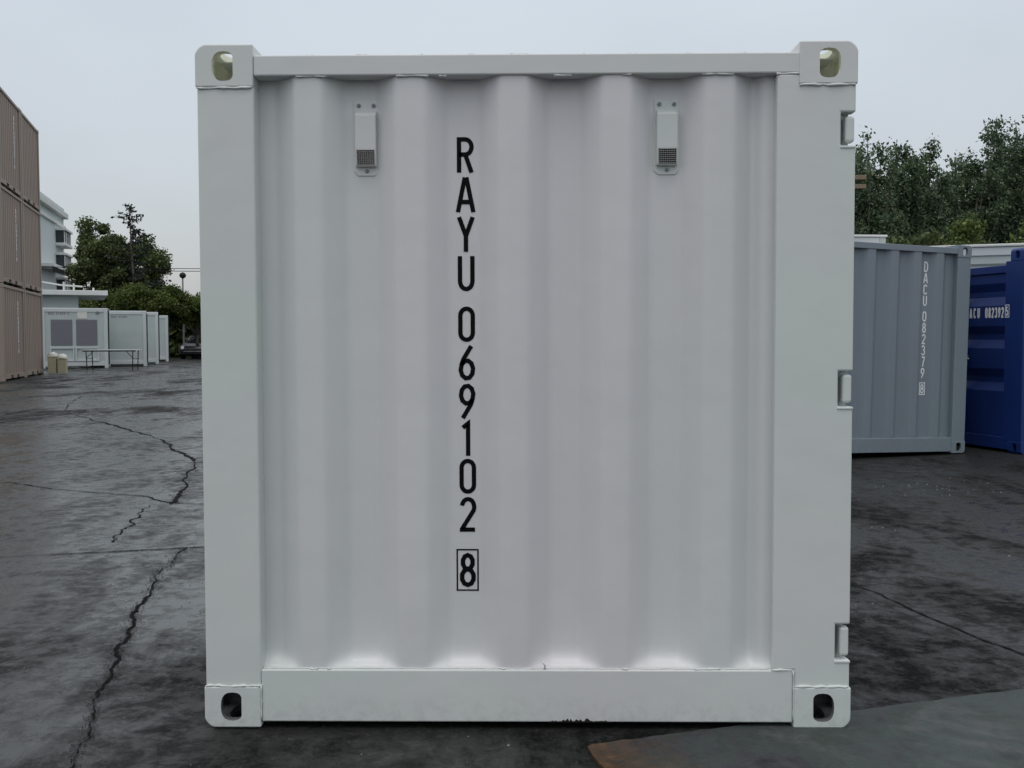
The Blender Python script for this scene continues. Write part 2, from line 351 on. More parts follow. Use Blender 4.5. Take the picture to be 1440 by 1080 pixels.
# ---- stroke lettering
def arc(cx, cy, rx, ry, a0, a1, n=10):
    return [(cx+rx*math.cos(R(a0+(a1-a0)*i/n)), cy+ry*math.sin(R(a0+(a1-a0)*i/n))) for i in range(n+1)]
def oval(y0, y1, r=.5, x0=0., x1=1., ry=.22):
    cx = (x0+x1)/2; rx = (x1-x0)/2
    return arc(cx, y1-ry, rx, ry, 0, 180)+arc(cx, y0+ry, rx, ry, 180, 360)
G = {
 'R': [[(0, -.055), (0, 1), (.5, 1)]+arc(.5, .76, .5, .24, 90, -90)+[(.0, .52)], [(.50, .52), (1.0, -.055)]],
 'A': [[(-.12, -.055), (.44, 1.055)], [(.56, 1.055), (1.12, -.055)], [(.1, .27), (.9, .27)]],
 'Y': [[(-.05, 1.055), (.5, .45)], [(1.05, 1.055), (.5, .45)], [(.5, .5), (.5, -.055)]],
 'U': [[(0, 1.055), (0, .3)]+arc(.5, .26, .5, .26, 180, 360)+[(1, 1.055)]],
 'D': [[(0, 0), (0, 1), (.45, 1)]+arc(.45, .7, .55, .3, 90, 0)+arc(.45, .3, .55, .3, 0, -90)+[(0, 0)]],
 'C': [arc(.5, .74, .5, .26, 15, 180)+arc(.5, .26, .5, .26, 180, 345)],
 '0': [oval(0, 1)+[(1, .78)]],
 '1': [[(.12, .86), (.55, 1.0), (.55, -.055)]],
 '2': [arc(.5, .74, .5, .26, 170, -25)+[(.0, .02), (0, 0), (1.06, 0)]],
 '3': [arc(.46, .765, .46, .235, 165, -90)+[(.46, .53)], arc(.46, .265, .54, .265, 90, -165)],
 '5': [[(.95, 1), (.08, 1), (.02, .55)]+arc(.48, .31, .52, .31, 125, -160)],
 '6': [[(.86, 1.05), (.22, .62)]+arc(.5, .29, .5, .29, 150, 510)],
 '7': [[(0, 1), (1, 1), (.4, -.05)]],
 '8': [arc(.5, .765, .42, .235, -90, 270), arc(.5, .265, .5, .265, 90, 450)],
 '9': [[(.14, -.05), (.78, .38)]+arc(.5, .71, .5, .29, -30, 330)],
 'L': [[(0, 1.05), (0, 0), (1, 0)]], 'B': [[(0, 0), (0, 1), (.5, 1)]+arc(.5, .765, .42, .235, 90, -90)+[(0, .53)], [(.5, .53)]+arc(.5, .265, .5, .265, 90, -90)+[(0, 0)]],
 '4': [[(.75, -.05), (.75, 1), (0, .3), (1.05, .3)]], 'M': [[(0, -.05), (0, 1), (.5, .4), (1, 1), (1, -.05)]],
}
def ribbon(mb, pts, wd, fn, t=0.0):
    fine = [pts[0]]
    for a, b in zip(pts, pts[1:]):
        m_ = max(1, int(math.hypot(b[0]-a[0], b[1]-a[1])/.006)); fine += [(a[0]+(b[0]-a[0])*k/m_, a[1]+(b[1]-a[1])*k/m_) for k in range(1, m_+1)]
    pts = fine
    P = []
    for p in pts:
        if not P or (Vector(p)-P[-1]).length > 1e-5: P.append(Vector(p))
    Ls = []; Rs = []
    closed = (P[0]-P[-1]).length < wd*.35 and len(P) > 6
    for i, p in enumerate(P):
        if closed and i in (0, len(P)-1): a = (P[-1]-P[-2]).normalized(); b = (P[1]-P[0]).normalized()
        else:
            a = (P[i]-P[i-1]).normalized() if i > 0 else None; b = (P[i+1]-P[i]).normalized() if i < len(P)-1 else None
        if a is None: a = b
        if b is None: b = a
        na = Vector((-a.y, a.x)); nb = Vector((-b.y, b.x)); m_ = na+nb
        if m_.length < .2: m_ = na
        m_.normalize(); k = wd/2/max(.45, m_.dot(na))
        Ls.append(p+m_*k); Rs.append(p-m_*k)
    n = len(P); vs = [fn(q.x, q.y, t) for q in Ls]+[fn(q.x, q.y, t) for q in Rs]
    mb.add(vs, [(i, i+1, n+i+1, n+i) for i in range(n-1)])
def glyph(mb, ch, u, v, h, fn, wr=.48, st=.105):
    """u,v = lower-left corner of the letter, h its height"""
    sw = st*h; ww = wr*h-sw; hh = h-sw
    for k, s in enumerate(G[ch]):
        ribbon(mb, [(u+sw/2+x*ww, v+sw/2+y*hh) for x, y in s], sw, fn, k*.0003)
def rect_frame(mb, u0, u1, v0, v1, t, fn):
    for (a, b, c, d) in ((u0, u1, v1-t, v1), (u0, u1, v0, v0+t), (u0, u0+t, v0+t, v1-t), (u1-t, u1, v0+t, v1-t)):
        m_ = max(1, int((b-a)/.006))
        for k in range(m_):
            a_, b_ = a+(b-a)*k/m_, a+(b-a)*(k+1)/m_; mb.add([fn(a_, c, 0), fn(b_, c, 0), fn(b_, d, 0), fn(a_, d, 0)], [(0, 1, 2, 3)])

rng = random.Random(7)
def weld(mb, a, b, r=.0028, step=.012):
    a = Vector(a); b = Vector(b); n = max(3, int((b-a).length/step)); pts = []; rr = []
    for i in range(n+1):
        p = a.lerp(b, i/n)+Vector([rng.uniform(-1, 1)*r*.4 for _ in range(3)]); pts.append(p); rr.append(r*rng.uniform(.6, 1.35))
    mb.tube(pts, rr, 6)

def castings(root, W, Lc, H, m, zs=('b', 't')):
    vs, fs, mi = CAST
    for top in (0, 1):
        for sx in (0, 1):
            for sy in (0, 1):
                q = MB(); tv = []
                for x, y, z in vs:
                    X = W-x if sx else x; Y = Lc-y if sy else y; Z = (H-CH+z) if top else CH-z
                    tv.append((X, Y, Z))
                q.v = tv; q.mi = list(mi); q.f = list(fs)
                q.build('corner_casting', None, root, recalc=True, mats=[m, (MT['cream'] if top else MT['dark_grey']) if m is MT['white'] else m])

def frame(root, W, Lc, H, m, post_r=.160, front_posts=True, sidew=.10):
    zb, zt = CH-.003, H-CH+.003
    mb = MB().box(.0035, post_r, .0045, .10, zb, zt); 
    if front_posts: mb.build('corner_post', m, root, .006); MB().box(W-.160, W-.0035, .0045, .10, zb, zt).build('corner_post', m, root, .006)
    for x in (.0035, W-.10-.0035): MB().box(x, x+.10, Lc-.10, Lc-.0045, zb, zt).build('corner_post', m, root, .006)
    a = .164
    # long side rails, rear rails
    for x0 in (.006, W-.066): MB().box(x0, x0+.06, .180, Lc-.180, H-.087, H-.030).build('top_rail', m, root, .005)
    MB().box(a, W-a, Lc-.066, Lc-.006, H-.087, H-.030).build('top_rail', m, root, .005)
    for x0 in (.006, W-.076): MB().box(x0, x0+.07, .180, Lc-.180, .017, .150).build('bottom_rail', m, root, .005)
    MB().box(a, W-a, Lc-.076, Lc-.006, .017, .150).build('bottom_rail', m, root, .005)
    MB().box(.05, W-.05, .06, Lc-.06, H-.036, H-.0335).build('roof', m, root)
    MB().box(.078, W-.078, .10, Lc-.08, .06, .12).build('floor', MT['dark'], root)

# ================================================================== SETTING
g = MB(); 
g.add([(-400, -300, 0), (400, -300, 0), (400, 500, 0), (-400, 500, 0)], [(0, 1, 2, 3)])
tag(g.build('ground', MT['asphalt'], recalc=False), kind='structure')
sl = MB(); _r = random.Random(4)
_e = [(0, -1.8)]+[(_r.uniform(-.004, .006), -1.8+.04*k) for k in range(1, 44)]+[(.012, -.012)]+[(.03*k, _r.uniform(-.006, .003)) for k in range(1, 120)]+[(5.0, 0), (5.0, -1.8)]
sl.prism(_e, -.02, .009, lambda u, v, t: (u, v, t))
s_ = sl.build('slab', MT['slab'], None, .002); s_.location = (.15, -.13, 0); s_.rotation_euler = (0, 0, R(18)); tag(s_, kind='structure')

def crack(name, pts, w0, w1, seedv, rough=.5, step=.02, branch=0):
    r = random.Random(seedv); P = [Vector((x, y)) for x, y in pts]; out_ = []
    tot = sum((P[i+1]-P[i]).length for i in range(len(P)-1)); run = 0; off = 0; vel = 0
    for i in range(len(P)-1):
        d = (P[i+1]-P[i]); ln = d.length; dist = max(1, P[i].y+2.9); st_ = step*dist*.28; n = max(2, int(ln/st_)); nv = Vector((-d.y, d.x)).normalized()
        for k in range(n):
            vel = vel*.55+r.gauss(0, 1)*st_*.20*rough*(1+.6*branch); off = off*.80+vel
            out_.append((P[i]+d*(k/n)+nv*off, (w0+(w1-w0)*((run+ln*k/n)/tot))*r.uniform(.8, 1.2)))
        run += ln
    mb = MB(); Ls = []; Rs = []; kw = .34 if branch > .3 else .55; wid = 1.
    for i, (p, ww) in enumerate(out_):
        a = out_[max(0, i-1)][0]; b = out_[min(len(out_)-1, i+1)][0]; d = (b-a).normalized(); nv = Vector((-d.y, d.x))
        wid = max(.25, min(1.6, wid+r.gauss(0, .22)))
        k1 = ww*kw*wid*r.uniform(.5, 1.2)/2; k2 = ww*kw*wid*r.uniform(.5, 1.2)/2
        if i in (0, len(out_)-1): k1 = k2 = .0005
        Ls.append(p+nv*k1); Rs.append(p-nv*k2)
    n = len(out_); mb.add([(p.x, p.y, .003) for p in Ls]+[(p.x, p.y, .003) for p in Rs], [(i, i+1, n+i+1, n+i) for i in range(n-1)])
    # crumbled edge: many small broken-out bits hugging the line
    if branch:
        q = 0
        for p, ww in out_:
            for _ in range(int(1+13*branch)):
                q += 1; c = p+Vector((r.gauss(0, ww*.50), r.gauss(0, ww*.50))); rad = ww*r.choice((.03, .05, .07, .09, .12)); m_ = r.randint(5, 7); a0 = r.random()*6
                mb.add([(c.x+rad*r.uniform(.5, 1.4)*math.cos(a0+2*math.pi*h/m_), c.y+rad*r.uniform(.5, 1.4)*math.sin(a0+2*math.pi*h/m_), .0032+(q % 9)*.0001) for h in range(m_)], [tuple(range(m_))])
    tag(mb.build(name, MT['crack'], recalc=False), kind='structure')
crack('ground_crack', [(-1.12, -.55), (-1.18, -.27), (-1.23, -.08), (-1.28, .08), (-1.34, .32), (-1.42, .61), (-1.56, 1.16), (-1.66, 1.62), (-1.76, 2.04), (-1.84, 2.56)], .020, .042, 1, .8, .016, .9)
crack('ground_crack', [(-3.4, 2.15), (-2.71, 2.32), (-2.38, 2.41), (-2.04, 2.5), (-1.6, 2.62), (-.9, 2.8)], .020, .026, 2, .5, .03, .2)
crack('ground_crack', [(-3.05, 6.45), (-2.6, 5.01), (-2.38, 4.13), (-2.4, 3.92)], .04, .065, 3, .5, .03, .6)
crack('ground_crack', [(-2.38, 4.1), (-2.57, 4.0), (-2.43, 3.35), (-2.33, 2.85), (-2.31, 2.65)], .012, .035, 4, 1.5, .02, .6)
crack('ground_crack', [(-3.05, 6.45), (-4.01, 8.39), (-4.77, 9.54), (-5.65, 10.84), (-6.62, 12.16), (-7.28, 13.23), (-7.9, 14.66), (-8.6, 16.5), (-8.85, 17.4), (-8.64, 18.12), (-8.22, 18.97), (-6.2, 20.6)], .05, .085, 5, .5)
crack('ground_crack', [(-5.2, 5.2), (-4.1, 5.02), (-3.77, 4.86), (-3.38, 4.6), (-3.05, 4.49), (-2.71, 4.29), (-2.45, 4.13), (-2.0, 3.98)], .015, .035, 6, .9, .03, .35)
crack('ground_crack', [(1.2, 3.0), (1.48, 1.79), (1.51, 1.68), (1.56, 1.41), (1.61, 1.17), (1.66, .95), (1.74, .69), (1.9, .2)], .012, .016, 7, .5, .02, .2)
crack('ground_crack', [(2.95, 4.44), (3.3, 4.54), (3.66, 4.64), (4.6, 4.9)], .01, .02, 8, .5)
crack('ground_crack', [(-2.47, 1.86), (-2.32, 1.97), (-2.15, 2.04), (-1.97, 2.12), (-1.78, 2.2)], .004, .006, 9, 1.2, .03, .3)
crack('ground_crack', [(-9.5, 13.0), (-7.3, 13.3), (-5.2, 13.2), (-3.6, 13.0)], .015, .03, 10, .6)
crack('ground_crack', [(-5.0, 8.6), (-3.9, 8.75), (-3.0, 8.6)], .015, .025, 11, .6)
# faded painted lines far across the yard
def rline(x0, y0, x1, y1, wd):
    d = Vector((x1-x0, y1-y0)).normalized(); nv = Vector((-d.y, d.x))*wd/2; mb = MB()
    mb.add([(x0-nv.x, y0-nv.y, .004), (x1-nv.x, y1-nv.y, .004), (x1+nv.x, y1+nv.y, .004), (x0+nv.x, y0+nv.y, .004)], [(0, 1, 2, 3)])
    tag(mb.build('road_marking', MT['line'], recalc=False), kind='structure')
rline(-13.1, 34.3, -10.5, 34.15, .16); rline(-13.4, 31.15, -10.0, 31.0, .12); rline(-15.6, 30.1, -15.0, 30.05, .14); rline(-14.2, 35.8, -12.2, 35.7, .12)
# loose chips
pb = MB(); rr = random.Random(3)
cl_ = [(rr.uniform(-2.9, -1.0), rr.uniform(-.5, 3.2)) for _ in range(14)]+[(rr.uniform(1.0, 3.9), rr.uniform(.3, 5.2)) for _ in range(16)]
for i in range(380):
    cx_, cy_ = rr.choice(cl_); sp_ = rr.choice((.06, .18, .5)); x, y = cx_+rr.gauss(0, sp_), cy_+rr.gauss(0, sp_)
    if -.95 < x < .98 and y > -.02: continue
    if i % 29 == 0: x, y = rr.uniform(-.9, .9), rr.uniform(-.3, -.05)
    s = rr.choice((.0010, .0013, .0016, .0022, .0034))*rr.uniform(.8, 1.2)*(1+max(0, y)*.12); z = .003; n = 5
    a0 = rr.random()*6; base = [(x+s*rr.uniform(.7, 1.3)*math.cos(a0+2*math.pi*k/n), y+s*rr.uniform(.7, 1.3)*math.sin(a0+2*math.pi*k/n), 0) for k in range(n)]
    top = (x+s*.2, y, z+s*.7); pb.add(base+[top], [(k, (k+1) % n, n) for k in range(n)])
tag(pb.build('gravel', MT['stone']), 'pale stone chips scattered on the wet asphalt', 'gravel', kind='stuff')

# ================================================================== WHITE CONTAINER
W, H, LC = 1.84, 1.929, 2.2
wc = empty('shipping_container', (-.92, 0, .004))
tag(wc, 'large white corrugated container filling the middle, black vertical number RAYU 069102', 'shipping container')
mw = MT['white']
castings(wc, W, LC, H, mw)
frame(wc, W, LC, H, mw, front_posts=False)
MB().box(.0035, .163, .0045, .10, CH-.003, H-CH+.003).build('corner_post', mw, wc, .007, seg=3)
# right post: wide plate with three hinge notches
zt = H-CH+.003
notches = [(.196, .299), (.916, 1.016), (1.642, 1.734)]
px1, pxn, px0 = W-.0035, W-.045, 1.618
poly = [(px0, .168), (px0+.062, .168), (px0+.062, CH-.003), (px1, CH-.003)]
for a, b in notches: poly += [(px1, a), (pxn, a), (pxn, b), (px1, b)]
poly += [(px1, zt), (W-.158, zt), (W-.158, 1.839), (px0, 1.839)]
pm = MB().prism(poly, .0045, .045, lambda u, v, t: (u, t, v)); pm.build('corner_post', mw, wc, .005)
MB().box(px0+.063, W-.012, .047, .10, CH-.003, zt).build('post_back', mw, wc)
for a, b in notches:
    hb = MB(); hx = W-.0205
    hb.box(hx-.010, hx+.016, .010, .040, a+.010, b-.010)
    hg = hb.build('hinge', mw, wc, .008, seg=4)
    pn = MB(); pn.tube([(hx-.017, .036, a+.001), (hx-.017, .036, b-.001)], .0055, 12); pn.build('hinge_pin', MT['steel'], hg, smooth=False)
    lp = MB().box(pxn-.002, W-.003, .0015, .03, a-.0075, a-.0005); lp.build('hinge_lip', mw, hg, .002)
# rails of the front
MB().box(.1625, W-.1575, .0040, .064, 1.842, 1.899).build('top_rail', mw, wc, .004)
MB().box(.1635, W-.1635, .0035, .090, .0165, .1665).build('bottom_rail', mw, wc, .0035)
# corrugated end panel
pan = MB(); recs = [.172, .4545, .7445, 1.031, 1.3175, 1.605]
pts = []
def fp(s, d, z): return (s, .012+d, z)
def tz(x):                               # sharp trapezoid profile of the pressed steel
    v = 0
    for r_ in recs:
        a = abs(x-r_); v = max(v, 1-min(1, max(0, (a-.041)/.064)))
    return v*(.054 if x < 1.56 else .054-.028*min(1, (x-1.56)/.03))
def dep(x):                              # bends rolled to a soft radius
    return sum(tz(x+(k-6)*.0017) for k in range(13))/13
xs = [.160+.0043*k for k in range(341)]
n = len(xs); zs_ = [.150, .1665, .172, .178, .185, .194, .206, .225, .6, 1.1, 1.5, 1.86]; fl_ = [.62, .62, .42, .26, .14, .06, .02, 0, 0, 0, 0, 0]   # foot flares out onto the rail
for z, f_ in zip(zs_, fl_): pan.v += [(x, .012+dep(x)*(1-f_), z) for x in xs]
for q_ in range(len(zs_)-1):
    for i in range(n-1): pan.f.append((q_*n+i, q_*n+i+1, (q_+1)*n+i+1, (q_+1)*n+i)); pan.mi.append(0)
pan.build('end_panel', MT['whitepanel'], wc, 0, recalc=False, smooth=True)
# the two long sides and the rear
for sgn in (0, 1):
    q = MB(); rs = [.30+.2875*k for k in range(6)]
    fn = (lambda s, d, z: (.012+d, s, z)) if sgn == 0 else (lambda s, d, z: (W-.012-d, s, z))
    corr(q, .10, LC-.10, rs, .148, H-.085, fn, .036, .066, 0, .040); q.build('side_panel', MT['whitepanel'], wc, recalc=False)
q = MB(); corr(q, .10, W-.10, [.35+.2875*k for k in range(5)], .148, H-.085, lambda s, d, z: (s, LC-.012-d, z), .036, .066, 0, .04); q.build('side_panel', MT['whitepanel'], wc, recalc=False)
# container number
ty = .012+.054-.0012
def fl(u, v, t): return (u+.92, .012+dep(u+.92)-.0010-t, v-.004)
tx = MB(); x0 = -.1960
for ch, zz in zip('RAYU069102', (1.5845, 1.4725, 1.3600, 1.2490, 1.1040, .9930, .8830, .7745, .6660, .5555)):
    glyph(tx, ch, x0+.001, zz, .1015, fl, .475, .124)
    x0 += .0004
tx.build('container_number', MT['black_text'], wc, recalc=False)
tx = MB(); glyph(tx, '8', -.1925, .3940, .1000, fl, .475, .13)
tx.build('check_digit', MT['black_text'], wc, recalc=False); tx = MB()
rect_frame(tx, -.2015, -.1370, .3830, .5055, .0045, fl)
tx.build('check_digit_frame', MT['black_text'], wc, recalc=False)
# ventilators
for cx, seed_ in ((.4685+.0, 1), (1.3205, 2)):
    y0 = .012+.054
    vb = MB(); hw = .0355
    zb, zt2 = 1.5735, 1.786
    pl = [(cx-hw+.012, zb), (cx+hw-.012, zb), (cx+hw, zb+.012), (cx+hw, zt2), (cx-hw, zt2), (cx-hw, zb+.012)]
    vb.prism(pl, y0-.0035, y0-.0005, lambda u, v, t: (u, t, v)); vt = vb.build('ventilator', mw, wc, .001)
    cv = MB(); a = .0285
    prof = [(y0-.0037, 1.757), (y0-.026, 1.742), (y0-.026, 1.647), (y0-.0200, 1.598), (y0-.0037, 1.598)]   # y,z section
    cv.prism(prof, cx-a-.0015, cx+a+.0005, lambda u, v, t: (t, u, v)); cv.build('cover', mw, vt, .003)
    # mesh screen on the sloping lower face
    ms = MB()
    def on(z): return y0-.026+(1.647-z)*(.006/.049)
    ms.add([(cx-.0255, on(1.6425)-.0006, 1.6425), (cx+.0245, on(1.6425)-.0006, 1.6425), (cx+.0255, on(1.602)-.0006, 1.602), (cx-.0225, on(1.602)-.0006, 1.602)], [(0, 1, 2, 3)])
    ms.build('screen_opening', MT['dark'], vt, recalc=False)
    wr = MB()
    for k in range(9):
        x = cx-.0245+k*.0061; wr.tube([(x, on(1.6435)-.0018, 1.6435), (x+.0006, on(1.6015)-.0018, 1.6015)], .0007, 5)
    for k in range(8):
        z = 1.603+k*.0056; wr.tube([(cx-.0255, on(z)-.0024, z), (cx+.0255, on(z)-.0024, z)], .0007, 5)
    wr.build('wire_mesh', MT['steel'], vt)
    for bx, bz in ((cx-.021, 1.771), (cx+.021, 1.771), (cx+.001, 1.587)):
        bt = MB().tube([(bx, y0-.003, bz), (bx, y0-.0075, bz)], .0058, 6); bt.tube([(bx, y0-.007, bz), (bx, y0-.0095, bz)], .0034, 10); bt.build('bolt', MT['grey'], vt)
# weld beads
wb = MB()
def weld1(_, a, b, r=.0028):
    q = MB(); weld(q, a, b, r); q.build('weld_bead', mw, wc, smooth=True)
weld1(wb, (.004, .002, H-CH-.002), (.158, .002, H-CH-.002), .0032); weld1(wb, (W-.160, .002, H-CH-.002), (W-.006, .002, H-CH-.002), .0034)
weld1(wb, (.004, .003, CH+.002), (.160, .003, CH+.002), .0034); weld1(wb, (W-.160, .003, CH+.002), (W-.006, .003, CH+.002), .0036)
weld1(wb, (.1635, .001, .02), (.1635, .001, .125), .0022); weld1(wb, (W-.1625, .001, .02), (W-.1625, .001, .165), .0022)
weld1(wb, (px0-.002, .004, .1675), (px0+.06, .004, .1675), .0032)
weld1(wb, (px0-.002, .005, 1.8405), (W-.16, .005, 1.8405), .0032)
weld1(wb, (.17, .012, .1685), (1.61, .012, .1685), .0016)
for a, b in ((.28, .365), (.56, .65), (.68, .70), (1.0, 1.05), (1.19, 1.215), (1.41, 1.50)):
    weld1(wb, (a, .008, 1.8405), (b, .008, 1.8405), .0028)
for a, b in ((.30, .325), (.352, .362), (1.19, 1.21), (1.40, 1.47), (.85, .86)): weld1(wb, (a, .008, .1685), (b, .008, .1685), .0030)
wb.tube([(.972, .010, .168), (.974, .006, .178), (.969, .004, .186), (.963, .006, .190)], [.003, .0028, .0024, .0012], 6)   # stray weld spike
for k in range(9): weld1(wb, (.3+k*.15+rng.uniform(-.04, .04), .010, 1.8995), (.3+k*.15+.03, .010, 1.8995), .0022)
wb.build('weld_spike', mw, wc, smooth=True)
# paint flaked to rusty steel on the lower edge of the rail
rs_ = MB(); r_ = random.Random(5); n = 46; up_ = []; lo_ = []
for i in range(n):
    x = .983+i*(.178/(n-1)); env = math.sin(math.pi*min(1, i/(n-1)*1.0))**.5
    up_.append((x, .0028, .0168+env*r_.choice((.002, .004, .006, .0085, .011)))); lo_.append((x, .0028, .0160))
rs_.add(up_+lo_, [(i, i+1, n+i+1, n+i) for i in range(n-1)]); rs_.build('rust_patch', MT['rust'], wc, recalc=False)

# ================================================================== GREY CONTAINER
GA = R(16.5); GG = R(20.0); Wg, Hg, Lg = 1.84, 1.995, 2.1
gx, gy = 4.245, 7.03
gc = empty('shipping_container', (gx-Wg*math.cos(GG), gy-Wg*math.sin(GG), .052), GG); gc.rotation_euler = (0, R(1.4), GG)
tag(gc, 'grey corrugated container with white vertical number DACU 082379, right of the white one', 'shipping container')
mg = MT['grey']
castings(gc, Wg, Lg, Hg, mg); frame(gc, Wg, Lg, Hg, mg)
MB().box(.1625, Wg-.163, .0040, .064, Hg-.087, Hg-.030).build('top_rail', mg, gc, .004)
MB().box(.1625, Wg-.163, .0035, .090, .0165, .150).build('bottom_rail', mg, gc, .0035)
q = MB(); corr(q, .155, Wg-.155, [Wg-.228-.262*k for k in range(6)][::-1], .14, Hg-.08, lambda s, d, z: (s, .010+d, z), .036, .056, 0, .045)
q.build('end_panel', mg, gc, .008, recalc=False, seg=3)
for sgn in (0, 1):
    q = MB(); fn = (lambda s, d, z: (.012+d, s, z)) if sgn == 0 else (lambda s, d, z: (Wg-.012-d, s, z))
    corr(q, .10, Lg-.10, [.30+.262*k for k in range(6)], .14, Hg-.08, fn, .036, .056, 0, .04); q.build('side_panel', mg, gc, recalc=False)
q = MB(); corr(q, .10, Wg-.10, [.35+.2875*k for k in range(5)], .14, Hg-.08, lambda s, d, z: (s, Lg-.012-d, z), .036, .056, 0, .04); q.build('side_panel', mg, gc, recalc=False)
tx = MB(); tu = Wg-.228-.262
def fg(u, v, t): return (u, .010+.045-.002-t, v)
zz = 1.725; hL = .098; pit = .1075
for i, ch in enumerate('DACU082379'):
    if i == 4: zz -= .04; tx.build('owner_code', MT['white_text'], gc, recalc=False); tx = MB()
    glyph(tx, ch, tu-.024, zz, hL, fg, .47, .13); zz -= pit
zz -= .035
tx.build('container_number', MT['white_text'], gc, recalc=False); tx = MB()
glyph(tx, '8', tu-.022, zz-.005, hL*.92, fg, .47, .13); rect_frame(tx, tu-.034, tu+.034, zz-.018, zz+.102, .009, fg)
tx.build('check_digit', MT['white_text'], gc, recalc=False)

# ================================================================== BLUE CONTAINER (its door side faces left)
Wb, Hb, Lb = 1.84, 1.975, 2.4
bc = empty('shipping_container', (4.735, 6.93, 0), GA)
tag(bc, 'dark blue container at the right edge, horizontally ribbed door side with number ACU 082392', 'shipping container')
mb_ = MT['blue']
castings(bc, Wb, Lb, Hb, mb_)
zb, ztp = CH-.003, Hb-CH+.003
MB().box(.0035, .160, .0045, .245, zb, ztp).build('corner_post', mb_, bc, .006)
MB().box(Wb-.16, Wb-.0035, .0045, .10, zb, ztp).build('corner_post', mb_, bc, .006)
for x in (.0035, Wb-.1035): MB().box(x, x+.10, Lb-.10, Lb-.0045, zb, ztp).build('corner_post', mb_, bc, .006)
MB().box(.010, .07, .247, Lb-.180, Hb-.225, Hb-.150).build('top_rail', mb_, bc, .005)
MB().box(Wb-.066, Wb-.006, .180, Lb-.180, Hb-.09, Hb-.03).build('top_rail', mb_, bc, .005)
for y0_ in (.006, Lb-.066): MB().box(.164, Wb-.164, y0_, y0_+.06, Hb-.09, Hb-.03).build('top_rail', mb_, bc, .005)
for x0_ in (.006, Wb-.076): MB().box(x0_, x0_+.07, .180, Lb-.180, .03, .150).build('bottom_rail', mb_, bc, .005)
for y0_ in (.006, Lb-.076): MB().box(.164, Wb-.164, y0_, y0_+.07, .017, .150).build('bottom_rail', mb_, bc, .005)
MB().box(.06, Wb-.05, .06, Lb-.06, Hb-.168, Hb-.164).build('roof', mb_, bc)
MB().box(.078, Wb-.078, .10, Lb-.08, .06, .12).build('floor', MT['dark'], bc)
# door leaves with three horizontal troughs
def door(y0, y1, hw_name):
    prof = [(.03, .155)]
    for zc in (.70, 1.12, 1.54):
        prof += [(.03, zc-.105), (.068, zc-.020), (.068, zc+.035), (.03, zc+.115)]
    prof += [(.03, Hb-.228)]
    q = MB(); n = len(prof); q.add([(d, y0, z) for d, z in prof]+[(d, y1, z) for d, z in prof], [(i, i+1, n+i+1, n+i) for i in range(n-1)])
    return q.build(hw_name, mb_, bc, .006, recalc=False, seg=3, solid=.003)
door(.248, 1.10, 'door'); door(1.11, Lb-.105, 'door')
MB().box(.027, .0295, .2465, .262, .155, Hb-.228).build('door_gasket', MT['dark'], bc)
hb = MB(); hb.tube([(.012, .82, .16), (.012, .82, Hb-.23)], .016, 10); hb.build('lock_rod', mb_, bc, smooth=True)
hh = MB(); hh.box(-.012, .010, .745, .80, .895, .945); hh.tube([(-.006, .72, .90), (-.02, .76, .925), (-.02, .83, .93)], .008, 8); hh.build('handle', MT['steel'], bc, .003)
q = MB(); corr(q, .155, Wb-.155, [.35+.2875*k for k in range(5)], .14, Hb-.08, lambda s, d, z: (s, .012+d, z), .036, .066, 0, .04); q.build('end_panel', mb_, bc, recalc=False)
q = MB(); corr(q, .10, Lb-.10, [.35+.2875*k for k in range(7)], .14, Hb-.08, lambda s, d, z: (Wb-.012-d, s, z), .036, .066, 0, .04); q.build('side_panel', mb_, bc, recalc=False)
q = MB(); corr(q, .10, Wb-.10, [.35+.2875*k for k in range(5)], .14, Hb-.08, lambda s, d, z: (s, Lb-.012-d, z), .036, .066, 0, .04); q.build('side_panel', mb_, bc, recalc=False)
tx = MB()
def fb(u, v, t): return (.0285-t, -u, v)      # reads from far (left) to near (right)
u = -.105
for ch, uu in zip('DACU082392', (-.80, -.745, -.690, -.635, -.525, -.481, -.437, -.393, -.349, -.305)):
    glyph(tx, ch, uu-.018, 1.315, .105, fb, .34, .15)
    if ch == 'U': tx.build('owner_code', MT['white_text'], bc, recalc=False); tx = MB()
tx.build('container_number', MT['white_text'], bc, recalc=False); tx = MB()
glyph(tx, '5', -.232, 1.330, .090, lambda u_, v, t: (.002-t, -u_, v), .36, .13)
rect_frame(tx, -.242, -.186, 1.315, 1.44, .007, lambda u_, v, t: (.002, -u_, v))
tx.build('check_digit', MT['white_text'], bc, recalc=False)

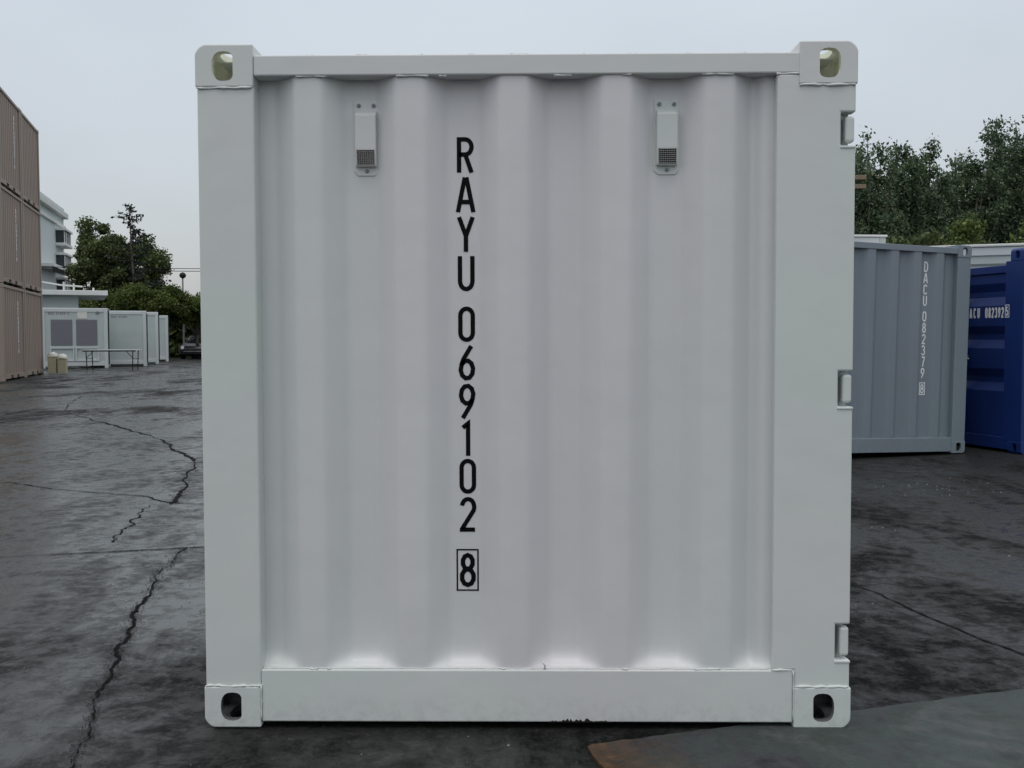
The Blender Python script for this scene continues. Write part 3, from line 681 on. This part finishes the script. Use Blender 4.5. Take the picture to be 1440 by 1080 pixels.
# ================================================================== PALE CONTAINERS BEHIND
def pale_box(x, y, ang, Wd, Ln, Hh, label, name='shipping_container'):
    t = empty(name, (x, y, 0), ang); tag(t, label, 'shipping container')
    m = MT['pale']
    # horizontally ribbed front
    prof = [(.02, .12)]; z = .25
    while z < Hh-.30:
        prof += [(.02, z), (.05, z+.03), (.05, z+.10), (.02, z+.13)]; z += .24
    prof += [(.02, Hh-.11)]
    q = MB(); n = len(prof); q.add([(.1, d, z_) for d, z_ in prof]+[(Wd-.1, d, z_) for d, z_ in prof], [(i, n+i, n+i+1, i+1) for i in range(n-1)]); q.build('front_panel', m, t, recalc=False)
    for x_ in (0, Wd-.1): MB().box(x_, x_+.1, 0, .1, 0, Hh).build('corner_post', m, t, .008)
    for x_ in (0, Wd-.1): MB().box(x_, x_+.1, Ln-.1, Ln, 0, Hh).build('corner_post', m, t, .008)
    MB().box(.1, Wd-.1, .0, .08, Hh-.11, Hh-.004).build('top_rail', MT['paleframe'], t, .008)
    MB().box(.1, Wd-.1, .0, .08, .02, .13).build('bottom_rail', m, t, .008)
    for x_ in (.012, Wd-.042):
        q = MB().box(x_, x_+.03, .1, Ln-.1, .05, Hh-.01); q.build('side_panel', m, t)
    MB().box(.1, Wd-.1, Ln-.05, Ln-.02, .05, Hh-.01).build('rear_panel', m, t)
    MB().box(-.02, Wd+.02, -.02, Ln+.02, Hh, Hh+.035).build('roof', MT['roofslab'], t, .01)
    return t
pa = pale_box(4.75, 10.62, R(-20), 3.6, 2.0, 2.27, 'pale grey ribbed container roof showing above the blue container')
# brown leaf litter lying along its roof edge
lt = MB(); rr = random.Random(11)
for i in range(240):
    x, y = rr.uniform(.3, 3.4), rr.uniform(-.01, .5)**1; s = rr.uniform(.008, .03)
    lt.add([(x, y, 2.306), (x+s, y+s*rr.random(), 2.306+s*rr.random()*.6), (x+s*rr.random(), y+s, 2.308+s*.4)], [(0, 1, 2)])
ltr = lt.build('leaf_litter', MT['bark'], recalc=False); ltr.location = pa.location; ltr.rotation_euler = pa.rotation_euler
tag(ltr, 'brown fallen leaves along the pale container roof edge', 'leaves', kind='stuff')
pale_box(2.75, 12.40, R(6), 2.70, 2.2, 2.64, 'pale flat roofed container just peeking out behind the grey container')

# ================================================================== TAUPE STACK (3 high, two columns and one more towards the camera)
def taupe():
    t = empty('shipping_container', (0, 0, 0)); m = MT['brown']
    Wd, Dp, Hh = 3.30, 2.44, 2.695
    # local: x 0..Wd runs along the visible long side (towards +x = away), visible side on y = 0, body towards +y
    for x_ in (0, Wd-.16): 
        for y_ in (0, Dp-.16): MB().box(x_, x_+.16, y_, y_+.16, .12, Hh-.12).build('corner_post', m, t, .01)
    for x_ in (-.004, Wd-.176):
        for y_ in (-.004, Dp-.176):
            for z_ in (0, Hh-.118):
                MB().box(x_, x_+.18, y_, y_+.18, z_, z_+.118).build('corner_casting', m, t, .01)
    for y_ in (.004, Dp-.08): MB().box(.18, Wd-.18, y_, y_+.07, Hh-.10, Hh-.02).build('top_rail', m, t, .006)
    # bottom rail broken by two fork pockets
    for y_ in (.004, Dp-.08):
        q = MB(); q.box(.18, 1.02, y_, y_+.07, .055, .17); q.box(1.36, 1.94, y_, y_+.07, .055, .17); q.box(2.28, Wd-.18, y_, y_+.07, .055, .17); q.box(1.02, 1.36, y_, y_+.07, .15, .17); q.box(1.94, 2.28, y_, y_+.07, .15, .17)
        q.build('bottom_rail', m, t, .004)
    q = MB(); q.box(1.02, 1.36, .08, Dp-.09, .03, .148); q.box(1.94, 2.28, .08, Dp-.09, .03, .148); q.build('fork_pocket', MT['dark'], t)
    q = MB(); corr(q, .15, Wd-.15, [.30+.275*k for k in range(11)], .165, Hh-.09, lambda s, d, z: (s, .030+d, z), .035, .05, 0, .050); q.build('side_panel', m, t, recalc=False)
    q = MB(); corr(q, .15, Wd-.15, [.30+.275*k for k in range(11)], .165, Hh-.09, lambda s, d, z: (s, Dp-.012-d, z), .035, .05, 0, .036); q.build('side_panel', m, t, recalc=False)
    for x_, sg in ((.012, 1), (Wd-.012, -1)):
        q = MB(); corr(q, .15, Dp-.15, [.33+.275*k for k in range(7)], .04, Hh-.03, lambda s, d, z: (x_+sg*d, s, z), .035, .05, 0, .036); q.build('end_panel', m, t, recalc=False)
    MB().box(.05, Wd-.05, .05, Dp-.05, Hh-.03, Hh-.025).build('roof', m, t)
    MB().box(.08, Wd-.08, .09, Dp-.09, .155, .165).build('floor', MT['dark'], t)
    return t, Wd, Hh
def taupe_text(t, Wd, Hh):
    q = MB(); fn = lambda u, v, tt: (u, .026-tt, v)
    for k, z_ in enumerate([2.15-.140*i for i in range(11)]):
        glyph(q, 'DACU0823915'[k], Wd-.98, z_, .132, fn, .95, .36)
    q.build('container_number', MT['white_text'], t, recalc=False)
tp, Wd, Hh = taupe()
SD = Vector((-.2905, .9569, 0))                       # direction of the stack's visible side, away from the camera
far = Vector((-16.2, 31.35, 0)); ang = math.atan2(SD.y, SD.x)
rowlab = ['second column from the right end', 'column at the right end']
tiers = ['on the ground', 'middle tier', 'top tier']
labels = {
 (0, 0): 'taupe container on the ground at the right end of the stack, beside the cream crates',
 (0, 1): 'taupe container in the middle tier at the right end of the stack, unmarked',
 (0, 2): 'topmost taupe container at the right end of the stack, against the sky, unmarked',
 (1, 0): 'taupe container on the ground, cut by the left picture edge, white vertical number',
 (1, 1): 'taupe container of the middle tier, cut by the left picture edge, white number',
 (1, 2): 'topmost taupe container, cut by the left picture edge, white vertical number'}
first = True
# body lies on the far side (left) of the visible face: local +y must point left/away
for c in (0, 1):
    for k in range(3):
        o = tp if first else copy_tree(tp)
        if first: proto_children = list(tp.children)
        first = False
        p = far - SD*(Wd*(c+1)+.09*c)
        o.location = (p.x+SD.x*0, p.y, k*(Hh+.012)); o.rotation_euler = (0, 0, ang)
        tag(o, labels[(c, k)], 'shipping container', 'taupe containers stacked three high')
        if c == 1: o['_t'] = 1
for o in [x for x in scene.objects if '_t' in x.keys()]:
    del o['_t']; taupe_text(o, Wd, Hh)

# ================================================================== FAR PALE EQUIPMENT CABINS
def cabin(x1, y, Wd, Dp, Hh, label, detail=False, ang=0.0, text=None):
    """x1 = right front corner"""
    ang = R(20); t = empty('equipment_container', (x1-Wd*math.cos(ang), y-Wd*math.sin(ang), 0), ang); tag(t, label, 'equipment container', 'pale equipment containers across the yard')
    m = MT['pale']; f = MT['paleframe']
    MB().box(.05, Wd-.05, .03, Dp, .12, Hh-.02).build('body', m, t)
    for x_ in (0, Wd-.14): MB().box(x_, x_+.14, 0, .14, .0, Hh).build('corner_post', f, t, .01)
    for x_ in (0, Wd-.14): MB().box(x_, x_+.14, Dp-.12, Dp+.02, .0, Hh).build('corner_post', m, t, .01)
    MB().box(.14, Wd-.14, .006, .12, Hh-.14, Hh-.006).build('top_rail', f, t, .006)
    MB().box(.14, Wd-.14, .006, .12, .10, .26).build('bottom_rail', f, t, .006)
    MB().box(-.01, Wd+.01, .15, Dp-.15, Hh-.015, Hh+.02).build('roof', f, t, .006)
    MB().box(Wd-.004, Wd+.05, .10, .16, .15, Hh-.1).build('gap_shade_strip', MT['dark'], t)  # dark strip standing in for the shaded gap between neighbouring cabins
    if detail:
        for x_ in (.36, 1.30):
            q = MB()
            q.box(x_, x_+.80, .012, .028, .93, 1.98); q.build('louvre', MT['mesh_panel'], t)
            lv = MB()
            for k in range(20): lv.box(x_+.02, x_+.78, .004, .011, .95+k*.0515, .975+k*.0515)
            lv.build('louvre_slats', MT['mesh_panel'], t)
        for x_ in (.32, 1.26):
            q = MB(); a, b = x_, x_+.90
            q.box(a, b, -.02, .028, .80, .86); q.box(a, b, -.02, .028, .29, .34); q.box(a, a+.05, -.018, .028, .34, .80); q.box(b-.05, b, -.018, .028, .34, .80); q.build('access_frame', f, t)
        MB().box(1.36, 1.72, .012, .029, 2.02, 2.34).build('notice_board', MT['sack'], t)
        q = MB().tube([(2.12, .028, 2.28), (2.12, .008, 2.28)], .085, 20); q.box(2.085, 2.155, .0, .007, 2.24, 2.32); q.build('round_badge', MT['mesh_panel'], t)
    if text:
        q = MB(); fn = lambda u, v, tt: (u, .026-tt, v)
        for i, ch in enumerate(text[0]):
            if ch != ' ': glyph(q, ch, text[1]+i*.072, text[2], .10, fn, .55, .2)
        q.build('lettering', MT['mesh_panel'], t, recalc=False)
    return t
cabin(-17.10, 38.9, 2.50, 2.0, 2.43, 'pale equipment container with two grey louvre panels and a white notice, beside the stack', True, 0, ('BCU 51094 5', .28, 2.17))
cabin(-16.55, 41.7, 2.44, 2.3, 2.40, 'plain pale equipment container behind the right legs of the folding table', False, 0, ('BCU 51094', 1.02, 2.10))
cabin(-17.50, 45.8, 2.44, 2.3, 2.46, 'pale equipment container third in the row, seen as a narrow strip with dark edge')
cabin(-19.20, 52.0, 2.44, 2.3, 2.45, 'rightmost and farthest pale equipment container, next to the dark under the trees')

# folding table
ft = empty('folding_table', (-17.02, 36.2, 0), R(-2)); tag(ft, 'long folding table with thin top and dark metal legs standing on the yard', 'table')
MB().box(0, 2.12, 0, .62, .745, .775).build('table_top', MT['paleframe'], ft, .004)
MB().box(.02, 2.10, .01, .03, .70, .744).build('table_rim', MT['dark'], ft)
for sx in (.14, 1.98):
    for y_ in (.06, .56):
        MB().tube([(sx, y_, .745), (sx+(.03 if sx < 1 else -.03), y_, 0)], .020, 8).build('leg', MT['dark'], ft)
    for z_ in (.25, .5): pass
    MB().tube([(sx, .06, .42), (sx, .56, .42)], .014, 6).build('cross_bar', MT['dark'], ft)
    q = MB(); q.tube([(sx, .06, .45), (sx+(.30 if sx < 1 else -.30), .10, .735)], .013, 6); q.build('brace', MT['dark'], ft)

# cream crates with white sacks
def crate(x, y, lab, hgt, sg):
    t = empty('crate', (x, y, 0), R(16)); tag(t, lab, 'crate', 'cream crates beside the taupe stack')
    MB().box(0, .27, 0, .30, .03, hgt).build('body', MT['beige'], t, .012)
    MB().box(-.01, .28, -.01, .31, hgt+.001, hgt+.035).build('lid', MT['beige'], t, .008)
    s = MB(); rr = random.Random(sg); n, mm = 10, 6; vs = []
    for i in range(mm+1):
        th = math.pi/2*i/mm
        for k in range(n):
            ph = 2*math.pi*k/n; r0 = .17*math.cos(th)*rr.uniform(.8, 1.15); vs.append((.135+r0*math.cos(ph), .15+r0*math.sin(ph), hgt+.035+.15*math.sin(th)*rr.uniform(.8, 1.1)))
    s.add(vs, [(i*n+k, i*n+(k+1) % n, (i+1)*n+(k+1) % n, (i+1)*n+k) for i in range(mm) for k in range(n)])
    so_ = s.build('sack', MT['sack'], None, smooth=True); so_.location = t.location; so_.rotation_euler = t.rotation_euler
    tag(so_, 'crumpled white sack lying on the ' + ('left' if sg == 1 else 'right') + ' cream crate', 'sack', 'white sacks on the cream crates')
crate(-15.93, 31.05, 'cream crate touching the end of the taupe stack, left of the two', .56, 1)
crate(-15.62, 31.10, 'cream crate standing free of the taupe stack, right of the two', .50, 2)

# ================================================================== BUILDINGS
ob = empty('office_building', (-49.6, 102, 0)); tag(ob, 'pale multi storey building with projecting window bays behind the taupe stack', 'building')
p0 = Vector((-49.6, 102)); p1 = Vector((-53.4, 115.6)); d = (p1-p0); Lw = d.length
ob.rotation_euler = (0, 0, math.atan2(d.y, d.x))
MB().box(-14, Lw, 0, 12, 0, 15.2).build('wall', MT['wall'], ob)
MB().box(-14.3, Lw+.3, -.5, 12.3, 15.2, 15.8).build('cornice', MT['roofslab'], ob, .05)
MB().box(-14.1, Lw+.1, -.25, 12.1, 14.0, 14.35).build('cornice', MT['roofslab'], ob, .05)
MB().box(-14.0, Lw, -.1, 12.0, 15.8, 16.35).build('parapet', MT['wall'], ob, .05)
for k in range(5):
    zf = 12.0-2.72*k
    wq = MB(); wq.box(8.6, 12.9, -.85, -.002, zf, zf+1.35); w_ = wq.build('window', MT['glass'], ob)
    MB().box(8.3, 13.2, -1.1, -.002, zf+1.36, zf+1.62).build('bay_roof', MT['roofslab'], w_, .03)
    MB().box(8.3, 13.2, -1.05, -.002, zf-.32, zf-.01).build('sill', MT['roofslab'], w_, .03)
    q = MB()
    for x_ in (8.58, 9.8, 11.1, 12.0, 12.8): q.box(x_, x_+.12, -.92, -.855, zf, zf+1.35)
    q.build('frame', MT['roofslab'], w_)
q = MB(); q.box(-3, 8.0, -1.6, -.002, 8.6, 8.95); q.build('balcony', MT['roofslab'], ob, .03)
q = MB()
for k in range(12): q.tube([(-2.8+k*.9, -1.5, 8.95), (-2.8+k*.9, -1.5, 8.1)], .06, 6)
q.build('balcony_brackets', MT['dark'], ob)
# low flat-roofed building
lb = empty('low_building', (-20.75-3.55*math.cos(R(24)), 47.9-3.55*math.sin(R(24)), 0), R(24)); tag(lb, 'low flat roofed pale building behind the equipment containers', 'building')
MB().box(-6, 2.2, .6, 6, 0, 3.35).build('wall', MT['wall'], lb)
MB().box(-6.4, 3.55, -.1, 6.4, 3.36, 3.60).build('roof', MT['roofslab'], lb, .02)
q = MB()
q.tube([(.55, .3, 3.6), (.55, .3, 4.0), (1.4, .3, 3.86), (2.4, .3, 3.80)], .045, 6); q.tube([(1.55, .3, 3.6), (1.55, .3, 4.02)], .05, 6); q.tube([(2.0, .3, 3.6), (2.0, .3, 3.95)], .05, 6); q.tube([(2.9, .3, 3.6), (2.9, .3, 3.75)], .05, 6)
q.build('roof_pipe', MT['roofslab'], lb)
MB().box(-3, -2.1, .55, .598, .9, 2.2).build('window', MT['glass'], lb)

# tan boards seen behind the white container's right edge
tb = empty('tan_board_rack', (8.78, 25.0, 0)); tag(tb, 'rack of tan horizontal boards among the trees, just right of the white container', 'rack')
for z_ in (5.16, 5.40): MB().box(-1.2, .42, 0, .25, z_, z_+.12).build('board', MT['tan'], tb, .01)
for x_ in (-1.0, .02): MB().box(x_, x_+.1, .26, .36, 0, 5.55).build('post', MT['bark'], tb)

# street lamp and overhead wires
sl_ = empty('street_lamp', (-22.38, 64, 0)); tag(sl_, 'thin street lamp with a dark round head, left of the white container', 'street lamp')
MB().tube([(0, 0, 0), (0, 0, 5.2)], [.07, .045], 10).build('pole', MT['steel'], sl_)
MB().tube([(0, 0, 5.18), (0, 0, 5.28), (0, 0, 5.42), (0, 0, 5.52), (0, 0, 5.58)], [.07, .20, .22, .15, .04], 12).build('lamp_head', MT['dark'], sl_, smooth=True)
for i, z_ in enumerate((5.85, 5.68)):
    q = MB().tube([(-40, 64.5, z_+.5), (-30, 64.5, z_+.1), (-22, 64.5, z_), (-10, 64.5, z_-.02), (30, 64.5, z_+.3)], .022, 5)
    tag(q.build('overhead_wire', MT['dark'], None), ('upper' if i == 0 else 'lower')+' of the two thin wires crossing the sky behind the street lamp', 'wire', 'overhead wires')

# parked car in the dark below the trees
car = empty('parked_car', (-20.0, 58.5, 0), R(4)); tag(car, 'dark car with pale headlights parked in the gloom under the trees', 'car')
q = MB(); Wc = 1.74
secs = [(0.0, .30, .62), (.12, .22, .78), (.9, .20, .92), (1.15, .20, .95), (3.7, .22, .98), (4.2, .25, .92), (4.35, .35, .7)]
vs = []; 
for y_, a, b in secs:
    ins = .12 if y_ in (0.0, 4.35) else 0
    vs += [(-Wc/2+ins, y_, a), (-Wc/2+ins, y_, (a+b)/2), (-Wc/2+ins+.08, y_, b), (Wc/2-ins-.08, y_, b), (Wc/2-ins, y_, (a+b)/2), (Wc/2-ins, y_, a)]
q.add(vs, [(i*6+k, i*6+(k+1) % 6, (i+1)*6+(k+1) % 6, (i+1)*6+k) for i in range(6) for k in range(6)]+[(0, 1, 2, 3, 4, 5), tuple(36+k for k in range(6))])
body = q.build('body', MT['car'], car, .03)
q = MB(); q.add([(-.78, 1.1, .94), (.78, 1.1, .94), (.62, 1.85, 1.42), (-.62, 1.85, 1.42), (-.78, 3.95, .96), (.78, 3.95, .96), (.60, 3.2, 1.42), (-.60, 3.2, 1.42)], [(0, 1, 2, 3), (4, 5, 6, 7), (0, 3, 7, 4), (1, 2, 6, 5)]); q.build('windows', MT['glass'], car)
MB().box(-.6, .6, 1.87, 3.18, 1.421, 1.46).build('roof', MT['car'], car, .02)
for sx in (-1, 1):
    q = MB(); q.tube([(sx*.62, .07, .70), (sx*.62, -.02, .70)], .10, 12); q.build('headlight', MT['lens'], car)
    for y_ in (.85, 3.45):
        q = MB().tube([(sx*.70, y_, .31), (sx*.90, y_, .31)], .31, 18); wq = q.build('wheel', MT['tyre'], car); MB().tube([(sx*.89, y_, .31), (sx*.91, y_, .31)], .18, 12).build('rim', MT['steel'], wq)
MB().box(-.55, .55, -.04, .0, .44, .50).build('bumper_trim', MT['steel'], car)

# ================================================================== TREES
def leaf_mesh(name, C, size, mat, parent, seed, flat=.0, jitter=.45):
    r = np.random.default_rng(seed); n = len(C); C = np.asarray(C, dtype=np.float64)
    a = r.normal(size=(n, 3)); a[:, 2] *= (1-flat); a /= np.linalg.norm(a, axis=1)[:, None]
    b = r.normal(size=(n, 3)); b -= a*(a*b).sum(1)[:, None]; b /= np.linalg.norm(b, axis=1)[:, None]
    s = (size*(1-jitter+2*jitter*r.random(n)))[:, None]
    V = np.empty((n, 4, 3)); V[:, 0] = C-a*s; V[:, 1] = C-b*s*.55; V[:, 2] = C+a*s; V[:, 3] = C+b*s*.55
    me = bpy.data.meshes.new(name); me.vertices.add(n*4); me.vertices.foreach_set('co', V.reshape(-1).astype(np.float32))
    me.loops.add(n*4); me.loops.foreach_set('vertex_index', np.arange(n*4, dtype=np.int32))
    me.polygons.add(n); me.polygons.foreach_set('loop_start', np.arange(0, n*4, 4, dtype=np.int32)); me.polygons.foreach_set('loop_total', np.full(n, 4, dtype=np.int32))
    me.update(calc_edges=True); me.validate(); me.materials.append(mat)
    o = bpy.data.objects.new(name, me); col.objects.link(o)
    if parent: o.parent = parent
    return o
def round_tree(x, y, h, rx, zc0, mat, label, seed, n=7000, size=.16, group='trees on the left behind the yard', cl=26, clr=.30, name='tree'):
    r = np.random.default_rng(seed); t = empty(name, (x, y, 0)); tag(t, label, 'tree', group)
    cz = (h+zc0)/2; rz = (h-zc0)/2
    cs = []
    while len(cs) < cl:
        p = r.uniform(-1, 1, 3); q = np.linalg.norm(p)
        if q > 1 or q < .25: continue
        cs.append(p)
    cs = np.array(cs)*np.array([rx, rx, rz])*.86+np.array([0, 0, cz])
    rad = clr*rx*r.uniform(.6, 1.25, cl)
    n = int(n*2.7); idx = r.integers(0, cl, n); u = r.normal(size=(n, 3)); u /= np.linalg.norm(u, axis=1)[:, None]
    C = cs[idx]+u*(rad[idx]*(r.random(n)**.42*r.choice([.8, 1, 1, 1.25], n)))[:, None]*np.array([1, 1, .8])
    tr = MB(); tr.tube([(0, 0, -.1), (.05, .03, zc0*.6), (0, .08, cz)], [.035*h, .026*h, .012*h], 9)
    for k in range(min(8, cl)):
        c = cs[k]; z0 = zc0*.5+.1*(c[2]); tr.tube([(0, 0, z0), tuple(c*np.array([.5, .5, .75])), tuple(c)], [.012*h, .008*h, .003*h], 6)
    tr.build('trunk', MT['bark'], t, smooth=True)
    leaf_mesh('crown', C, size*.50, mat, t, seed+1)
    return t
def poplar(x, y, h, rx, zc0, mat, label, seed, n=30000, size=.060, shoots=16):
    r = np.random.default_rng(seed); t = empty('poplar_tree', (x, y, 0)); tag(t, label, 'tree', 'tall trees on the right behind the containers')
    tr = MB(); tr.tube([(0, 0, -.1), (.06, 0, h*.35), (0, .05, h*.8)], [.022*h, .015*h, .004*h], 9)
    C = []; sh = []
    for k in range(shoots):
        an = r.uniform(0, 2*math.pi); z0 = zc0+(h-zc0)*r.uniform(.02, .45); rr_ = rx*math.sqrt(r.uniform(.02, 1)); top = h-(h-zc0)*.42*(rr_/rx)**1.3*r.uniform(.5, 1.2)
        if k == 0: rr_ = .1; top = h
        p0 = np.array([0, 0, z0]); p1 = np.array([math.cos(an)*rr_*.7, math.sin(an)*rr_*.7, z0+(top-z0)*.42]); p2 = np.array([math.cos(an)*rr_, math.sin(an)*rr_, top])
        tr.tube([p0, p1, p2], [.008*h, .005*h, .001*h], 5); sh.append((p0, p1, p2))
        m_ = int(n*.74/shoots); s = r.beta(1.5, 1.1, m_)
        P = ((1-s)**2)[:, None]*p0+(2*s*(1-s))[:, None]*p1+(s**2)[:, None]*p2
        # tufts: short side twigs all along the shoot
        ntw = 26; tw = r.random(ntw); tk = r.integers(0, ntw, m_); s2 = np.clip(tw[tk]+r.normal(0, .012, m_), 0, 1)
        P = ((1-s2)**2)[:, None]*p0+(2*s2*(1-s2))[:, None]*p1+(s2**2)[:, None]*p2
        dirs = r.normal(size=(ntw, 3)); dirs[:, 2] = np.abs(dirs[:, 2])*.8+.3; dirs /= np.linalg.norm(dirs, axis=1)[:, None]
        ln = (.30+.60*(1-tw))*rx*.75
        P = P+dirs[tk]*(ln[tk]*r.random(m_)**.7)[:, None]+r.normal(0, .10, (m_, 3))
        C.append(P)
    m_ = int(n*.26); u = r.normal(size=(m_, 3)); u /= np.linalg.norm(u, axis=1)[:, None]
    C.append(np.array([0, 0, zc0+(h-zc0)*.30])+u*(r.random(m_)**.4)[:, None]*np.array([rx*.95, rx*.95, (h-zc0)*.36]))
    tr.build('trunk', MT['bark'], t, smooth=True)
    leaf_mesh('crown', np.concatenate(C), size, mat, t, seed+1)
    return t
GL = 'trees on the left behind the yard'
# tall trees on the right (x, y, h, rx, z0)
pop = [
 (11.3, 31.5, 7.9, 1.15, 1.6, 'slim dark tree right beside the white container edge, thin wispy top'),
 (13.1, 33.5, 8.0, 1.25, 1.8, 'leafy tree with three upright tufts, second from the white container'),
 (14.3, 34.0, 7.95, 1.1, 1.8, 'leafy upright tree just left of the dip in the treeline'),
 (15.6, 36.0, 6.9, 1.5, 1.5, 'lowest tree at the dip in the right treeline'),
 (16.7, 36.6, 8.0, 1.5, 1.8, 'broad dark tree rising to the right of the treeline dip'),
 (18.1, 37.0, 9.6, 1.45, 2.0, 'tall tree with a crooked notched top above the grey container corner'),
 (19.2, 38.5, 9.0, 1.3, 2.0, 'tree in the gap between the notched tree and the tallest one'),
 (20.15, 38.0, 10.75, 1.6, 2.0, 'tallest tree at the right edge of the picture, bright upper shoots'),
 (22.2, 39.0, 11.0, 1.6, 2.0, 'tall tree past the right picture edge, only its left side showing'),
]
for i, (x, y, h, rx, z0, lab) in enumerate(pop): poplar(x, y, h, rx*1.05, z0, MT['leaf_poplar'], lab, 100+i*3)
back = [(11.9, 39, 5.2), (14.6, 40, 5.0), (17.3, 41, 5.6), (20.2, 42, 6.2), (23.2, 43, 6.6)]
bl = ['dark low tree behind the slim wispy tree, far right background', 'dark low tree behind the three tufted tree', 'dark low tree filling behind the treeline dip', 'dark low tree behind the notched tall tree', 'dark low tree behind the tallest tree']
for i, (x, y, h) in enumerate(back): round_tree(x, y, h, 2.2, .3, MT['leaf_dark'], bl[i], 200+i*5, 7500, .19, 'tall trees on the right behind the containers', 34, .34)
# darker understorey in front of the tall trees
und = [(8.6, 24.6, 3.9, 1.5), (10.4, 27.5, 4.2, 1.7), (12.6, 28.5, 4.5, 1.8)]
ul = ['dark bushy tree low behind the grey container, nearest the white container', 'dark bushy tree low behind the middle of the grey container', 'dark bushy tree low behind the grey container right half']
for i, (x, y, h, r__) in enumerate(und): round_tree(x, y, h, r__, .3, MT['leaf_dark'], ul[i], 240+i*5, 6500, .14, 'tall trees on the right behind the containers', 30, .36)
round_tree(12.0, 23.0, 4.85, 1.55, .4, MT['leaf_bush'], 'bright green rounded bush above the pale ribbed container', 300, 7000, .11, 'bright bushes above the pale container', 26, .36, 'bush')
round_tree(13.1, 22.4, 4.8, 1.35, .6, MT['leaf_bush'], 'yellowish green bush at the right picture edge', 310, 5500, .11, 'bright bushes above the pale container', 22, .36, 'bush')
# left: big dark tree group
lt_ = [(-28.2, 64, 9.6, 1.75, 'dark dense tree touching the pale tall building, highest of the dark clump'),
       (-26.6, 62, 8.4, 2.1, 'dark dense tree in the middle of the dark clump on the left'),
       (-25.7, 63, 7.2, 1.35, 'dark dense tree on the right side of the dark clump, below the thin conifer'),
       (-26.2, 67, 8.6, 2.0, 'dark tree at the back of the dark clump, behind its middle')]
for i, (x, y, h, r__, lab) in enumerate(lt_): round_tree(x, y, h, r__, 1.2, MT['leaf_dark'], lab, 400+i*7, 9000, .19, GL, 40, .33)
# thin conifer
ct = empty('conifer_tree', (-24.6, 61.2, 0)); tag(ct, 'thin ragged conifer with sparse drooping branches against the sky', 'tree', GL)
r = np.random.default_rng(9); tr = MB(); tr.tube([(0, 0, 0), (.05, 0, 5), (-.15, 0, 9.7)], [.16, .09, .02], 7); C = []
for k in range(38):
    z = 3.6+5.9*(k/37)**.9+r.normal(0, .06); t_ = (z-4.2)/5.5; ln = (1.7*(1-t_)+.55)*r.uniform(.55, 1.15); an = r.uniform(0, 2*math.pi)
    p0 = np.array([0, 0, z]); p2 = np.array([math.cos(an)*ln, math.sin(an)*ln, z+.18*ln-.10*(1-t_)]); pm_ = (p0+p2)/2-np.array([0, 0, .12*ln])
    tr.tube([p0, pm_, p2], [.03, .02, .008], 4)
    m_ = int(40*ln); s = r.random(m_)**.75; P = ((1-s)**2)[:, None]*p0+(2*s*(1-s))[:, None]*pm_+(s**2)[:, None]*p2
    C.append(P+r.normal(0, 1, (m_, 3))*np.array([.12, .12, .055]))
tr.build('trunk', MT['bark'], ct, smooth=True); leaf_mesh('crown', np.concatenate(C), .10, MT['leaf_con'], ct, 10)
# low spreading green trees over the car
can = [(-24.4, 57.5, 4.0, 1.6, 'low green spreading tree just right of the flat roofed building'),
       (-22.9, 57.8, 4.6, 1.6, 'highest of the low green spreading trees, below the thin conifer'),
       (-21.6, 58.5, 4.35, 1.5, 'low green spreading tree under the street lamp'),
       (-20.1, 59.5, 4.0, 1.5, 'low green spreading tree touching the left edge of the white container'),
       (-18.6, 60.5, 4.0, 1.5, 'low green spreading tree mostly hidden by the white container'),
       (-26.2, 56.2, 3.7, 1.4, 'low green tree peeping out behind the flat roofed building')]
for i, (x, y, h, r__, lab) in enumerate(can): round_tree(x, y, h, r__, 2.1, MT['leaf_green'], lab, 500+i*7, 6000, .14, 'low green spreading trees over the car', 30, .36)
round_tree(-25.9, 46.3, 3.35, .8, 1.6, MT['leaf_dark'], 'small dark shrub between the taupe stack and the low building', 560, 1800, .12, GL, 12, .4, 'shrub')
# dense hedge closing the dark gap behind the car
r = np.random.default_rng(33); n = 26000
C = np.stack([r.uniform(-34, -8, n), r.uniform(65, 69, n), r.uniform(0, 3.6, n)+r.normal(0, .12, n)], 1)
hd = leaf_mesh('woodland', C, .34, MT['leaf_dark'], None, 34); tag(hd, 'dark mass of undergrowth behind the parked car and low trees', 'undergrowth', kind='stuff')
n = 30000
C = np.stack([r.uniform(8, 32, n), r.uniform(44, 49, n), r.uniform(0, 5.2, n)+r.normal(0, .3, n)], 1)
hd = leaf_mesh('woodland', C, .34, MT['leaf_dark'], None, 35); tag(hd, 'dark mass of undergrowth behind the tall trees on the right', 'undergrowth', kind='stuff')
